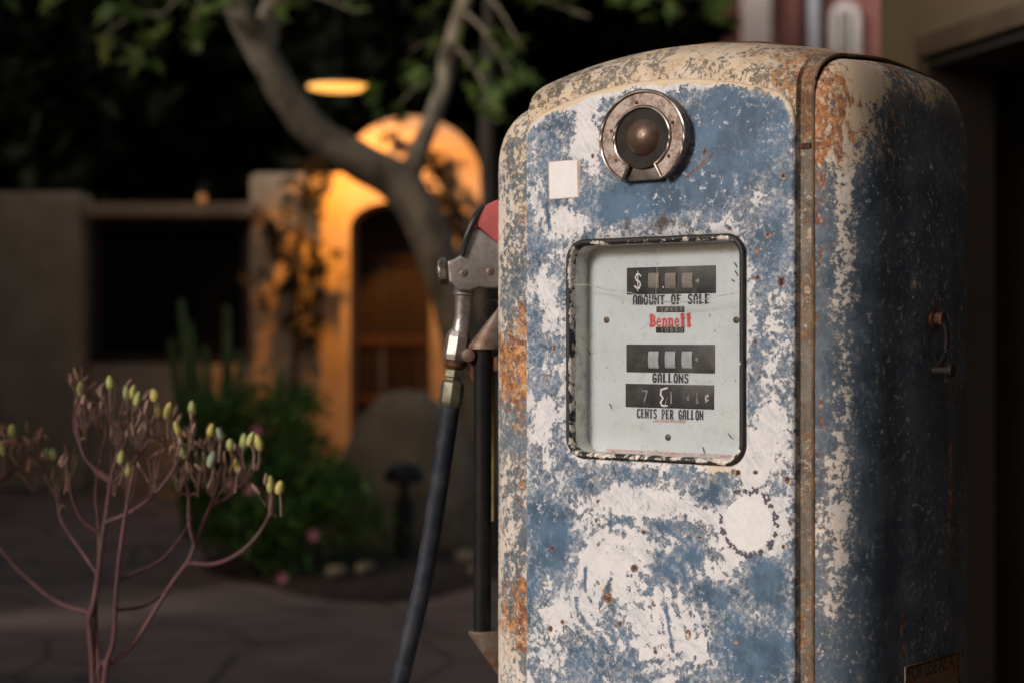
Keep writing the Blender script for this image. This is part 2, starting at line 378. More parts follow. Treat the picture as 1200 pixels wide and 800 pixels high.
M['boulder'] = simple('brown boulder', (.30, .235, .15), (.19, .15, .095), 5, .9, bump=.6, bdist=.02)
M['soil'] = simple('bare brown soil', (.085, .050, .033), (.045, .028, .02), 12, .95, bump=.9, bdist=.03)
M['bollard'] = simple('black powder coat', (.014, .014, .015), (.02, .02, .02), 30, .5)
n = NT('patio paving')
sl = n.voro(1.5, 'DISTANCE_TO_EDGE', (1, .8, 1)); jo = n.mr(sl, .012, .03)
c = n.mix(n.mr(n.noise(2.2, 7, .6), .35, .65), (.30, .205, .16), (.19, .135, .105))
c = n.mix(n.mul(n.mr(n.noise(.9, 3, .5, off=(3, 1, 0)), .5, .62), .5), c, (.32, .235, .15))
c = n.mix(n.mul(n.mr(jo, 0, 1, 1, 0), .55), c, (.05, .038, .03)); n.bump(n.add(n.noise(30, 6, .65), n.mul(jo, .6)), .5, .006)
M['paving'] = n.fin(c, .85)
n = NT('brick courses')
bt = n.t.nodes.new('ShaderNodeTexBrick'); mp = n.t.nodes.new('ShaderNodeMapping'); mp.inputs['Rotation'].default_value = (R(90), 0, 0)
n.t.links.new(n.co, mp.inputs[0]); n.t.links.new(mp.outputs[0], bt.inputs['Vector']); bt.inputs['Scale'].default_value = 4.5
bt.inputs['Color1'].default_value = (.27, .10, .085, 1); bt.inputs['Color2'].default_value = (.20, .075, .065, 1); bt.inputs['Mortar'].default_value = (.26, .19, .17, 1)
bt.inputs['Mortar Size'].default_value = .012; M['brick'] = n.fin(bt.outputs[0], .85)
M['whitetrim'] = simple('white painted trim', (.72, .69, .68), (.62, .59, .58), 6, .6)
M['bluetrim'] = simple('blue white downpipe', (.46, .50, .58), (.40, .43, .5), 6, .5)
def emit(name, col, st):
    n = NT(name); n.fin((.8, .6, .3), .5); n.set(n.b.inputs['Emission Color'], col); n.b.inputs['Emission Strength'].default_value = st; return n.m
M['lamp'] = emit('lit amber diffuser', (1.0, .45, .085), 2.3)
M['ember'] = emit('dim amber bulb', (1.0, .30, .05), .30)

# ------------------------------------------------------------------ ground
g = 60
def flat(name, poly, z, mat, kind='structure'):
    o = mesh_obj(name, [(x, y, z) for x, y in poly], [tuple(range(len(poly)))], mat, smooth=False); return tag(o, kind=kind)
flat('patio_ground', [(-150, -60), (150, -60), (150, 240), (-150, 240)], 0, M['paving'])
# planting bed of soil: lumpy low mound
def bed(name, poly_c, rx, ry, z):
    V = []; Fc = []; nr, na = 9, 48
    for i in range(nr + 1):
        for k in range(na):
            a = 2 * math.pi * k / na; q = i / nr
            wob = 1 + .10 * math.sin(3 * a + .7) + .06 * math.sin(7 * a)
            x, y = poly_c[0] + rx * q * wob * math.cos(a), poly_c[1] + ry * q * wob * math.sin(a)
            h = z * (1 - q ** 4) + .03 * mnoise.noise(Vector((x * 5, y * 5, 0))) * (1 - q ** 6)
            V.append((x, y, h + .004 if i < nr else -.03))
        if i:
            for k in range(na):
                k2 = (k + 1) % na; Fc.append(((i - 1) * na + k, i * na + k, i * na + k2, (i - 1) * na + k2))
    return tag(mesh_obj(name, V, Fc, M['soil']), kind='structure')
bed('soil', (-.55, 10.9), 1.35, 2.75, .06)

# ------------------------------------------------------------------ adobe house with arched entry (far left)
HY = 14.0; hs = HY / F
hx = lambda px: (px - 600) * hs
hz = lambda py: CAM_H + (HOR - py) * hs
house = thing('adobe_house', 'ochre adobe house with a dark window and an arched timber doorway', 'house', (hx(300), HY, 0))
def hp(o): o.location = (-hx(300), -HY, 0); return o
bm = bmesh.new()
add_box(bm, -8.5, hx(101), HY - .18, HY + .3, 0, hz(227), .05, 3)             # left wall block
add_box(bm, hx(101) + .004, hx(300), HY, HY + .3, 0, hz(426), .02)           # below the window
add_box(bm, hx(293), hx(410), HY - .05, HY + .45, 0, hz(203), .07, 3)        # pier beside the door
hp(bm_obj('wall', bm, M['adobe'], house))
# portal: arched wall with an arched opening
V = []; Fc = []; N = 28; cxo, cxi = hx(482), hx(458); ro, ri = 82 * hs, 47 * hs; zo, zi = hz(214), hz(268)
for j, y in enumerate((HY - .10, HY + .60)):
    for i in range(N + 3):
        if i == 0: V += [(cxo - ro, y, 0), (cxi - ri, y, 0)]
        elif i == N + 2: V += [(cxo + ro, y, 0), (cxi + ri, y, 0)]
        else:
            a = math.pi * (1 - (i - 1) / N)
            V += [(cxo + ro * math.cos(a), y, zo + 76 * hs * math.sin(a)), (cxi + ri * math.cos(a), y, zi + 30 * hs * math.sin(a))]
K = 2 * (N + 3)
for i in range(N + 2):
    a = 2 * i
    Fc += [(a, a + 2, a + 3, a + 1), (K + a, K + a + 1, K + a + 3, K + a + 2), (a, K + a, K + a + 2, a + 2), (a + 1, a + 3, K + a + 3, K + a + 1)]
hp(mesh_obj('entry_arch', V, Fc, M['adobe'], house, sharp=40))
bm = bmesh.new()
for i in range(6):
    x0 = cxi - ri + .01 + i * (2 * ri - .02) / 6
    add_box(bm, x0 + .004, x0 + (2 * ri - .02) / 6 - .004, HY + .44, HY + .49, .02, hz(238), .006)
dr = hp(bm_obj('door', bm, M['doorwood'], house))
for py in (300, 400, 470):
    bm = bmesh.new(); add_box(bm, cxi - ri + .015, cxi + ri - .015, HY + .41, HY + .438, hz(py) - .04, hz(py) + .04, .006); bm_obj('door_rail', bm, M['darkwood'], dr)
bm = bmesh.new(); add_box(bm, hx(97), hx(303), HY - .14, HY + .12, hz(255), hz(239), .015); hp(bm_obj('lintel_beam', bm, M['beam'], house))
bm = bmesh.new()
wx0, wx1, wz0, wz1 = hx(104), hx(291), hz(425), hz(256)
for b in ((wx0, wx0 + .06, wz0, wz1), (wx1 - .06, wx1, wz0, wz1), (wx0 + .06, wx1 - .06, wz0, wz0 + .06), (wx0 + .06, wx1 - .06, wz1 - .06, wz1 - .002)):
    add_box(bm, b[0], b[1], HY + .10, HY + .16, b[2], b[3], .006)
wf = hp(bm_obj('window', bm, M['darkwood'], house))
bm = bmesh.new(); add_box(bm, wx0 + .05, wx1 - .05, HY + .165, HY + .175, wz0 + .05, wz1 - .05); bm_obj('pane', bm, M['darkpane'], wf)
# deep shingled roof behind the parapet
V = [(-8.5, HY + .31, hz(243)), (hx(398), HY + .31, hz(243)), (hx(398), HY + 4, hz(243) + .06), (-8.5, HY + 4, hz(243) + .06)]
V += [(x, y, z - .12) for x, y, z in V]
hp(mesh_obj('roof', V, [(0, 1, 2, 3), (4, 7, 6, 5), (0, 4, 5, 1), (1, 5, 6, 2), (2, 6, 7, 3), (3, 7, 4, 0)], M['dark_shade'], house, smooth=False))
bm = bmesh.new(); add_box(bm, -8.5, hx(398), HY + .32, HY + 4, 0, hz(243) - .13); hp(bm_obj('back_room', bm, M['dark_shade'], house, False))

# hanging lamp before the arch
lc = W(396, 101, 13.1)
lamp = thing('pendant_lamp', 'wide amber pendant lamp glowing above the adobe doorway', 'lamp', lc)
V, Fc = lathe([(.001, -.030), (.15, -.028), (.205, -.016), (.212, -.002)], Matrix.Identity(4), 40); mesh_obj('diffuser', V, Fc, M['lamp'], lamp)
V, Fc = lathe([(.222, -.001), (.223, .006), (.16, .025), (.05, .04), (.02, .055), (.001, .06)], Matrix.Identity(4), 40); mesh_obj('lamp_shade', V, Fc, M['bollard'], lamp)
MB().tube([(0, 0, .05), (.003, 0, .8), (0, 0, 1.7)], .004, 6, 3).obj('cord', M['tube'], lamp)
ld = bpy.data.lights.new('lamp_bulb', 'SPOT'); ld.energy = 300; ld.color = (1, .36, .045); ld.shadow_soft_size = .08; ld.spot_size = R(108); ld.spot_blend = .55
lb = link(bpy.data.objects.new('lamp_bulb', ld), lamp); lb.location = (0, 0, -.10); lb.rotation_euler = Vector((.42, .66, -1)).to_track_quat('-Z', 'Y').to_euler()
ec = W(237, 232, 13.7)
em = thing('wall_lantern', 'tiny dim amber lantern on the beam above the dark window', 'lantern', ec)
V, Fc = lathe([(.001, -.04), (.03, -.03), (.034, .0), (.02, .03), (.001, .035)], Matrix.Identity(4), 16); mesh_obj('bulb', V, Fc, M['ember'], em)
V, Fc = lathe([(.045, .03), (.03, .06), (.012, .085), (.001, .09)], Matrix.Identity(4), 16); mesh_obj('lantern_cap', V, Fc, M['bollard'], em)
MB().tube([(0, 0, .08), (0, .1, .12), (0, .31, .06)], .009, 6, 3).obj('wall_arm', M['bollard'], em)

# ------------------------------------------------------------------ brick building far behind
BY = 27.0; bs = BY / F
bx = lambda px: (px - 600) * bs
bz = lambda py: CAM_H + (HOR - py) * bs
bb = thing('brick_building', 'red brick building with white trimmed arched window, far behind the pump', 'building', (bx(760), BY, 0))
def bp(o): o.location = (-bx(760), -BY, 0); return o
bm = bmesh.new(); add_box(bm, bx(480), bx(1120), BY, BY + 6, 0, 8.5); bp(bm_obj('brick_wall', bm, M['brick'], bb, False))
bm = bmesh.new(); add_box(bm, bx(868), bx(901), BY - .25, BY - .01, 0, 8.2, .03); bp(bm_obj('white_pilaster', bm, M['whitetrim'], bb))
bm = bmesh.new(); add_box(bm, bx(936), bx(946), BY - .10, BY - .01, 0, 8.2); bp(bm_obj('dark_strip', bm, M['darkwood'], bb, False))  # raised dark strip on the brick wall
MB().tube([(bx(953), BY - .13, 0), (bx(953), BY - .13, 8.2)], .085, 14, 1).obj('downpipe', M['bluetrim'], None)
bpipe = COL.objects[-1]; bpipe.parent = bb; bp(bpipe)
# arched window: white surround, pane
wcx, wr, wzc = bx(989), 17 * bs, bz(22)
V = []; Fc = []; rr0, rr1 = wr, wr * .52
path = [(-1, -2.6)] + [(math.cos(math.pi * (1 - i / 16)), math.sin(math.pi * (1 - i / 16))) for i in range(17)] + [(1, -2.6)]
for y in (BY - .12, BY - .012):
    for x, z in path:
        V += [(wcx + rr0 * x, y, wzc + rr0 * 1.1 * z), (wcx + rr1 * x, y, wzc + (rr1 * 1.1 * z if z > 0 else rr0 * 1.1 * z * .93))]
K = 2 * len(path)
for i in range(len(path) - 1):
    a = 2 * i; Fc += [(a, a + 2, a + 3, a + 1), (K + a, K + a + 1, K + a + 3, K + a + 2), (a, K + a, K + a + 2, a + 2), (a + 1, a + 3, K + a + 3, K + a + 1)]
wn = bp(mesh_obj('arched_window', V, Fc, M['whitetrim'], bb, sharp=40))
bm = bmesh.new(); add_box(bm, wcx - rr1 - .02, wcx + rr1 + .02, BY - .05, BY - .02, wzc - rr0 * 2.86, wzc + rr0 * 1.05); bm_obj('pane', bm, M['darkpane'], wn, False)
bm = bmesh.new(); add_box(bm, wcx - .03, wcx + .03, BY - .10, BY - .052, wzc - rr0 * 2.7, wzc + rr1 * 1.0); add_box(bm, wcx - rr1 * 1.9, wcx + rr1 * 1.9, BY - .16, BY - .125, wzc - rr0 * 3.1, wzc - rr0 * 2.86); bm_obj('mullion', bm, M['whitetrim'], wn, False)

# ------------------------------------------------------------------ house at the right with a dark garage opening
rc = Vector((1.215, 6.1, 0)); rdir = Vector((.24, -.97, 0)).normalized()
rz = math.atan2(rdir.y, rdir.x)
gar = thing('plaster_garage', 'olive plaster building with a dark open doorway right of the pump', 'building', rc, rz)
# local x runs along the wall towards the viewer, local -y is the outer face -> building body on the +y side
o0, o1, oz = .32, 3.3, 2.02
bm = bmesh.new()
for b in ((0, o0, 0, 3.1), (o0, o1, oz, 3.1), (o1, o1 + .9, 0, 3.1)):
    add_box(bm, b[0] + .001, b[1] - .001, 0, .22, b[2], b[3])
add_box(bm, .0, .2, .221, 4.2, 0, 3.1)
bm_obj('wall', bm, M['olive'], gar, False)
bm = bmesh.new()
add_box(bm, o0 - .03, o0 - .001, -.022, -.002, 0, oz + .07, .006); add_box(bm, o0, o1, -.022, -.002, oz + .002, oz + .07, .006)
bm_obj('door_trim', bm, M['trim'], gar)
bm = bmesh.new(); add_box(bm, o0 + .002, o0 + .03, .004, .225, 0, oz - .032); add_box(bm, o0 + .002, o1 - .002, .004, .225, oz - .03, oz - .002); bm_obj('door_jamb', bm, M['dark_shade'], gar, False)
bm = bmesh.new(); add_box(bm, .203, .22, .23, 3.89, 0, 2.69); add_box(bm, .201, o1 + .9, 3.9, 4.0, 0, 3.0); add_box(bm, o1 + .8, o1 + .9, .23, 3.9, 0, 3.0); add_box(bm, .202, o1 + .8, .225, 3.9, 2.7, 2.8)  # near-black panels, one over the olive wall, stand in for interior shade
bm_obj('interior_wall', bm, M['dark_shade'], gar, False)
bm = bmesh.new(); add_box(bm, -.35, o1 + 1.2, -.55, 4.5, 3.101, 3.25, .02); bm_obj('roof', bm, M['darkwood'], gar)

# ------------------------------------------------------------------ foliage builders
def leaf_pts(kind):
    if kind == 'star':
        P = []
        tips = [(90, 1.0), (38, .92), (-25, .62), (205, .62), (142, .92)]
        order = sorted(tips, key=lambda t: t[0] if t[0] > -60 else t[0] + 360)
        seq = [(-90, .12), (-25, .62), (6, .36), (38, .95), (64, .42), (90, 1.05), (116, .42), (142, .95), (174, .36), (205, .62)]
        return [(r * math.cos(R(a)), r * math.sin(R(a)), .10 * abs(math.cos(R(a))) * r) for a, r in seq]
    if kind == 'oval': return [(0, -.7, 0), (.32, -.3, .06), (.36, .2, .08), (0, .9, 0), (-.36, .2, .08), (-.32, -.3, .06)]
    return [(0, -.8, 0), (.42, 0, .08), (0, .9, 0), (-.42, 0, .08)]
def leaves_geo(points, sizes, kind, droop=.4):
    base = np.array(leaf_pts(kind)); k = len(base); n_ = len(points)
    V = np.zeros((n_ * k, 3)); Fc = []
    for i in range(n_):
        nrm = rng.normal(size=3); nrm[2] = abs(nrm[2]) + droop; nrm /= np.linalg.norm(nrm)
        a = rng.normal(size=3); a[2] -= .9; a -= nrm * a.dot(nrm); a /= np.linalg.norm(a) + 1e-9
        b = np.cross(a, nrm)
        q = base * sizes[i]
        V[i * k:(i + 1) * k] = points[i] + q[:, :1] * b + q[:, 1:2] * a - q[:, 2:3] * nrm
        Fc.append(tuple(range(i * k, (i + 1) * k)))
    return V, Fc
def cloud(centres, radii, per, shell=.55):
    P = []
    for c_, r_ in zip(centres, radii):
        d = rng.normal(size=(per, 3)); d /= np.linalg.norm(d, axis=1)[:, None]
        q = (shell + (1 - shell) * rng.random(per)) ** .7
        P.append(np.array(c_) + d * q[:, None] * np.array(r_))
    return np.concatenate(P)
def clumps(c, r, n_, cr):
    """clump centres spread through an ellipsoid"""
    d = rng.normal(size=(n_, 3)); d /= np.linalg.norm(d, axis=1)[:, None]
    q = rng.random(n_) ** .45
    return np.array(c) + d * q[:, None] * np.array(r), [np.array((1, 1, .75)) * cr * (.7 + .6 * rng.random()) for _ in range(n_)]

def bushy_tree(label, base, h, rad, cz, n_cl, per, lsize, mat, group, cr=.55, name='evergreen_tree'):
    t = thing(name, label, 'tree', base, 0, group)
    lean = rng.normal() * .15
    mb = MB(); mb.tube([(0, 0, -.05), (.05, 0, h * .3), (lean, .05, h * .6), (lean * 1.3, 0, h * .92)], [.16, .12, .09, .03], 8, 3, .2)
    for k in range(5):
        a = k * 1.3 + rng.random(); z0 = h * (.3 + .1 * k)
        mb.tube([(.03, 0, z0), (math.cos(a) * rad[0] * .4, math.sin(a) * rad[1] * .4, z0 + .3), (math.cos(a) * rad[0] * .8, math.sin(a) * rad[1] * .8, z0 + .5)], [.06, .04, .015], 6, 3)
    mb.obj('trunk', M['darkbark'], t)
    c_, r_ = clumps((lean, 0, cz), rad, n_cl, cr)
    P = cloud(c_, r_, per, .3); P[:, 2] = np.maximum(P[:, 2], .05)
    V, Fc = leaves_geo(P, lsize * (.6 + .8 * rng.random(len(P))), 'oval'); mesh_obj('crown', V, Fc, mat, t, False)
    return t
GB = 'dark trees behind the adobe house'
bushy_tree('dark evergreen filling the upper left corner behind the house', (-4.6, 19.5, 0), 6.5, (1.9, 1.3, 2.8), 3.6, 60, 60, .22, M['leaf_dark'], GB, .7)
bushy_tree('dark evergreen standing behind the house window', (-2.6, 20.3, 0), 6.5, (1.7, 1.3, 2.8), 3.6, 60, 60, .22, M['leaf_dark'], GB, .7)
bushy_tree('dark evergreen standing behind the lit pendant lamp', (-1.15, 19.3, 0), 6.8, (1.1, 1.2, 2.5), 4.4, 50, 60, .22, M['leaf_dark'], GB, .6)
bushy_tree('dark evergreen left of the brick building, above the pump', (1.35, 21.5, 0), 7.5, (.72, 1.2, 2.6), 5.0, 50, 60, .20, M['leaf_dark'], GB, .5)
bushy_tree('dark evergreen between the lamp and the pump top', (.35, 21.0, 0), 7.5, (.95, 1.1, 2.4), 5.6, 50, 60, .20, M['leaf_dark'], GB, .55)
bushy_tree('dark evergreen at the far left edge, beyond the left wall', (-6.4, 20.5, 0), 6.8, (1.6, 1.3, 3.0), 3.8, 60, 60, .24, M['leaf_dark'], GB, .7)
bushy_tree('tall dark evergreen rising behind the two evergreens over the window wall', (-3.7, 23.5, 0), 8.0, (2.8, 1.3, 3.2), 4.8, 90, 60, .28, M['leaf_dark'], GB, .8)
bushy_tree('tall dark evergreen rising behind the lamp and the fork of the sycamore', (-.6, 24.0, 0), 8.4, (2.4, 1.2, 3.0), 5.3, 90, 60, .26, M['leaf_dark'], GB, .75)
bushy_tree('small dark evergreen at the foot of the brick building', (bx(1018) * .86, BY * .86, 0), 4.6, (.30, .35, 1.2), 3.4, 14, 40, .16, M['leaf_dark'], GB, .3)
# unseen hedges added to block sun and sky from the yard and pump side
def hedge(label, p0, p1, h, th, n_, mat):
    p0, p1 = Vector(p0), Vector(p1); d = p1 - p0
    t = thing('shade_hedge', label, 'hedge', (*((p0 + p1) / 2)[:2], 0), math.atan2(d.y, d.x)); L_ = d.length
    mb = MB()
    for k in range(int(L_ / .8) + 1):
        x = -L_ / 2 + .2 + k * .8
        mb.tube([(x, 0, 0), (x + .05, .05, h * .5), (x, 0, h * .9)], [.06, .05, .02], 6, 2)
    mb.obj('trunk', M['darkbark'], t)
    P = np.column_stack([(rng.random(n_) - .5) * L_, rng.normal(size=n_) * th * .33, rng.random(n_) ** .9 * h])
    P[:, 2] += .12 * np.sin(P[:, 0] * 4); P[:, 2] = np.maximum(P[:, 2], .04)
    V, Fc = leaves_geo(P, .13 * (.6 + .8 * rng.random(n_)), 'oval'); mesh_obj('foliage', V, Fc, mat, t, False)
    # solid core that stops light passing through the added hedge
    bm = bmesh.new(); add_box(bm, -L_ / 2 + .1, L_ / 2 - .1, -th * .18, th * .18, .05, h - .25, .1, 2); bm_obj('blocker_core', bm, M['darkbark'], t)
hedge('unseen tall hedge added at the near left to shade the yard', (-3.4, 1.15), (-4.2, 5.5), 5.4, .8, 5200, M['hedge_leaf'])
hedge('unseen lower hedge added at the far left to shade the adobe house', (-4.25, 5.9), (-5.6, 14), 4.0, .8, 6000, M['hedge_leaf'])
hedge('unseen tall hedge added behind the viewer to keep sun off the garage wall', (-4.0, -1.75), (-1, -4.5), 5.0, .7, 5000, M['leaf_dark'])
hedge('unseen tall hedge added on the right to keep the pump side dark', (2.55, 2.3), (2.7, -4), 5.2, .7, 5000, M['leaf_dark'])

# ------------------------------------------------------------------ sycamore
TZ = 10.6
syc = thing('sycamore_tree', 'leaning pale barked sycamore forking before the adobe doorway', 'tree', W(566, 395, TZ).to_3d() * 1)
syc.location.z = 0; so = Vector(syc.location)
def T(px, py, z=TZ): return W(px, py, z) - so
mb = MB()
mb.tube([T(572, 640), T(566, 540), T(552, 440), T(532, 360), T(506, 285), T(474, 222), T(425, 190, 10.5), T(372, 158, 10.4), T(335, 112, 10.3), T(305, 60, 10.2), T(278, 5, 10.1), T(255, -60, 10.0), T(215, -150, 9.7)],
        [.16, .14, .13, .122, .118, .128, .112, .098, .088, .084, .078, .066, .05], 16, 5, .12)
mb.tube([T(474, 228), T(486, 190), T(505, 142), T(520, 100), T(524, 70), T(536, 28), T(552, -25), T(570, -110)], [.085, .06, .050, .046, .050, .046, .040, .03], 12, 5, .12)
mb.tube([T(305, 60, 10.2), T(320, 10, 10.4), T(350, -60, 10.6)], [.08, .07, .05], 10, 4, .1)
mb.obj('trunk', M['bark'], syc)
tw = MB()
tips = []
def twig(a, b, z0, z1, r=.012):
    A, B = T(*a, z0), T(*b, z1); m_ = (A + B) / 2 + Vector((0, 0, .05))
    MB().tube([A, m_, B], [r, r * .7, r * .4], 6, 3).obj('twig', M['bark'], syc)
for a, b, z0, z1 in (((262, -30), (190, 18), 10, 9.6), ((190, 18), (122, 42), 9.6, 9.5), ((250, -50), (228, 25), 10, 9.7), ((270, -40), (330, 22), 10, 10), ((555, -20), (610, 55), 10.6, 10.4), ((540, 10), (600, 90), 10.6, 10.3),
                      ((522, 90), (470, 120), 10.6, 10.4), ((526, 60), (480, 60), 10.6, 10.5), ((545, -10), (690, 20), 10.6, 10.6), ((300, -10), (420, 15), 10.3, 10.3), ((530, 50), (585, 135), 10.6, 10.2), ((170, -40), (60, 5), 9.8, 9.6), ((690, -30), (800, 15), 10.8, 10.8)):
    twig(a, b, z0, z1)
P = []
def spray(px, py, z, n_, sx, sy, sz=.25, mat='leaf'):
    c_ = np.array(T(px, py, z)); k = z / F
    P_ = c_ + rng.normal(size=(n_, 3)) * np.array((sx * k, sz, sy * k))
    V, Fc = leaves_geo(P_, .105 * (.6 + .7 * rng.random(n_)), 'star', .2)
    mesh_obj('leaves', V, Fc, M[mat], syc, False)
spray(126, 44, 9.5, 3, 9, 5, .1, 'leaf_bright'); spray(174, 62, 9.6, 4, 9, 14, .15); spray(165, 12, 9.6, 8, 22, 14); spray(228, 18, 9.7, 12, 22, 22); spray(60, -12, 9.6, 5, 40, 8)
spray(310, 0, 10, 10, 45, 12); spray(420, -12, 10.2, 9, 60, 12); spray(470, 95, 10.4, 5, 22, 18); spray(490, 60, 10.4, 4, 20, 18); spray(590, 50, 10.3, 9, 16, 14); spray(568, 98, 10.2, 9, 16, 16); spray(596, 92, 10.2, 7, 14, 14)
spray(560, -8, 10.5, 9, 60, 14); spray(690, -12, 10.6, 9, 70, 14); spray(790, -4, 10.8, 14, 45, 16); spray(840, -5, 10.8, 14, 12, 14); spray(478, 130, 10.4, 5, 25, 10); spray(580, 130, 10.2, 8, 10, 14)
# main crown over the yard
c_, r_ = clumps((-.9, -.2, 5.9), (3.6, 2.8, 1.3), 26, .8)
Pc = cloud(c_, r_, 60, .3)
keep = Pc[:, 2] > (HOR + 20) * (so.y + Pc[:, 1]) / F + CAM_H
Pc = Pc[keep]
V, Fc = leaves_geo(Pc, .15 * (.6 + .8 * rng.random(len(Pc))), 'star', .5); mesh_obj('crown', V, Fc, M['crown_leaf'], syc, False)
mb = MB()
for px, dz, dy in ((215, 1.2, -1.5), (350, 1.3, .6), (570, 1.4, -.8), (215, .9, -3), (570, 1.2, 1.5), (570, .9, -3)):
    A = T(px, -105 if px != 350 else -58, 10.2); MB().tube([A, A + Vector((.3 if px > 300 else -.6, dy * .5, dz * .5)), A + Vector((.9 if px > 300 else -1.6, dy, dz))], [.05, .04, .015], 7, 3).obj('limb', M['bark'], syc)

# dark slim trunk right of the arch
dt = thing('slim_tree', 'slim dark trunk between the arch and the pump', 'tree', (W(573, 400, 12.5).x, 12.5, 0))
MB().tube([(0, 0, -.02), (.02, 0, 1.5), (-.01, 0, 2.6), (.03, 0, 4.2)], [.07, .06, .055, .03], 10, 4, .1).obj('trunk', M['darkbark'], dt)
c_, r_ = clumps((0, 0, 4.3), (.6, .6, .7), 14, .4); Pc = cloud(c_, r_, 40, .3)
V, Fc = leaves_geo(Pc, .12 * (.6 + .8 * rng.random(len(Pc))), 'oval'); mesh_obj('crown', V, Fc, M['leaf_dark'], dt, False)

# vines on the house wall
def vine(label, stem_px, blobs):
    z = HY - .16; t = thing('climbing_vine', label, 'vine', (W(stem_px[0][0], 0, z).x, z, 0)); o_ = Vector(t.location)
    mb = MB(); P_ = []
    mb.tube([W(x, y, z) - o_ for x, y in stem_px], [.028 - .012 * i / len(stem_px) for i in range(len(stem_px))], 7, 4, .2)
    for x, y, sx, sy, n_ in blobs:
        c0 = np.array(W(x, y, z - .05) - o_); P_.append(c0 + rng.normal(size=(max(4, n_ // 3), 3)) * np.array((sx * z / F, .05, sy * z / F)))
        near = min(stem_px, key=lambda s_: (s_[0] - x) ** 2 + (s_[1] - y) ** 2)
        mb.tube([W(near[0], near[1], z) - o_, (W(near[0], near[1], z) + W(x, y, z)) / 2 - o_ + Vector((0, -.03, .04)), W(x, y, z - .04) - o_], [.012, .010, .006], 5, 3)
    mb.obj('stem', M['darkbark'], t)
    P_ = np.concatenate(P_); V, Fc = leaves_geo(P_, .095 * (.6 + .8 * rng.random(len(P_))), 'star', .1); mesh_obj('foliage', V, Fc, M['leaf_vine'], t, False)
vine('dark leafy vine climbing the orange pier left of the doorway', [(345, 560), (343, 470), (347, 400), (345, 340), (352, 280), (358, 225), (365, 195)],
     [(322, 270, 10, 9, 40), (345, 240, 8, 18, 40), (368, 225, 9, 12, 40), (345, 305, 9, 14, 50), (376, 308, 9, 10, 40), (347, 335, 8, 10, 30), (306, 350, 6, 14, 30), (366, 355, 8, 7, 26), (345, 380, 8, 6, 24), (368, 378, 7, 7, 24), (358, 396, 8, 6, 24), (352, 195, 12, 10, 30)])
vine('dark leafy vine over the right shoulder of the arch', [(548, 420), (546, 340), (540, 280), (520, 220), (500, 185), (462, 165)],
     [(510, 205, 9, 9, 40), (525, 235, 9, 9, 40), (535, 262, 8, 9, 36), (500, 185, 7, 7, 24), (455, 160, 8, 5, 26), (545, 300, 6, 14, 26), (515, 250, 6, 9, 20)])

# ------------------------------------------------------------------ shrub, succulent, boulder, path light
sh = thing('flowering_shrub', 'round green shrub with a few pink flowers before the house', 'shrub', (W(305, 0, 8.8).x, 8.8, 0))
c_, r_ = clumps((0, .1, .50), (.40, .35, .42), 46, .17)
c_ = list(c_) + [np.array((.25, -.1, .2)), np.array((-.1, 0, .75)), np.array((.1, .1, .86)), np.array((.42, 0, .35)), np.array((.5, .1, .2))]; r_ = list(r_) + [np.array((.2, .2, .2))] * 5
Pc = cloud(c_, r_, 190, .25); Pc[:, 2] = np.maximum(Pc[:, 2], .05)
V, Fc = leaves_geo(Pc, .026 * (.6 + .8 * rng.random(len(Pc))), 'oval'); mesh_obj('foliage', V, Fc, M['leaf_shrub'], sh, False)
mb = MB()
for k in range(9):
    a = k * .7; mb.tube([(.04 * math.cos(a), .04 * math.sin(a), .03), (.15 * math.cos(a), .15 * math.sin(a), .3), (.33 * math.cos(a), .3 * math.sin(a), .7)], [.014, .011, .006], 6, 3)
mb.obj('stem', M['darkbark'], sh)
def flower(parent, p, r=.022):
    V = []; Fc = []
    for k in range(6):
        a = k * math.pi / 3; o_ = len(V)
        V += [p, p + Vector((math.cos(a - .4), -.3, math.sin(a - .4))) * r, p + Vector((math.cos(a), -.45, math.sin(a))) * r * 1.3, p + Vector((math.cos(a + .4), -.3, math.sin(a + .4))) * r]
        Fc.append((o_, o_ + 1, o_ + 2, o_ + 3))
    mesh_obj('flower', V, Fc, M['pink'], parent, False)
so_ = Vector(sh.location)
for px, py in ((367, 626), (292, 572), (268, 568), (300, 505), (330, 676)): flower(sh, W(px, py, 8.33) - so_)
su = thing('upright_succulent', 'clump of tall upright green stalks beside the dark window', 'succulent', (W(250, 0, 10.3).x, 10.3, 0))
o_ = Vector(su.location)
for x0, x1, yt in ((232, 212, 352), (240, 222, 378), (262, 266, 358), (222, 200, 398), (272, 282, 410), (250, 240, 405)):
    A = W(x0, 0, 10.3) - o_; A.z = .03; B = W(x1, yt, 10.3 + rng.normal() * .1) - o_
    MB().tube([A, A.lerp(B, .5) + Vector((.01, 0, .05)), B], [.042, .04, .018], 10, 4, .12).obj('stalk', M['cactus'], su)
bm = bmesh.new(); bmesh.ops.create_icosphere(bm, subdivisions=5, radius=1)
for v in bm.verts:
    p = v.co.copy(); k = 1 + .10 * mnoise.noise(p * 1.3) + .05 * mnoise.noise(p * 3.1) + .015 * mnoise.noise(p * 9)
    v.co = Vector((p.x * .42 * k, p.y * .40 * k, max(-.03, p.z * .86 * k) if p.z > 0 else p.z * .05))
    if p.z > 0: s_ = (1 - p.z ** 6 * .0); v.co.x *= 1 + .12 * (1 - p.z); 
bo = bm_obj('boulder', bm, M['boulder'], None, sharp=80); bo.location = (W(480, 0, 9.9).x, 9.9, 0); tag(bo, 'big rounded brown boulder behind the hose', 'boulder')
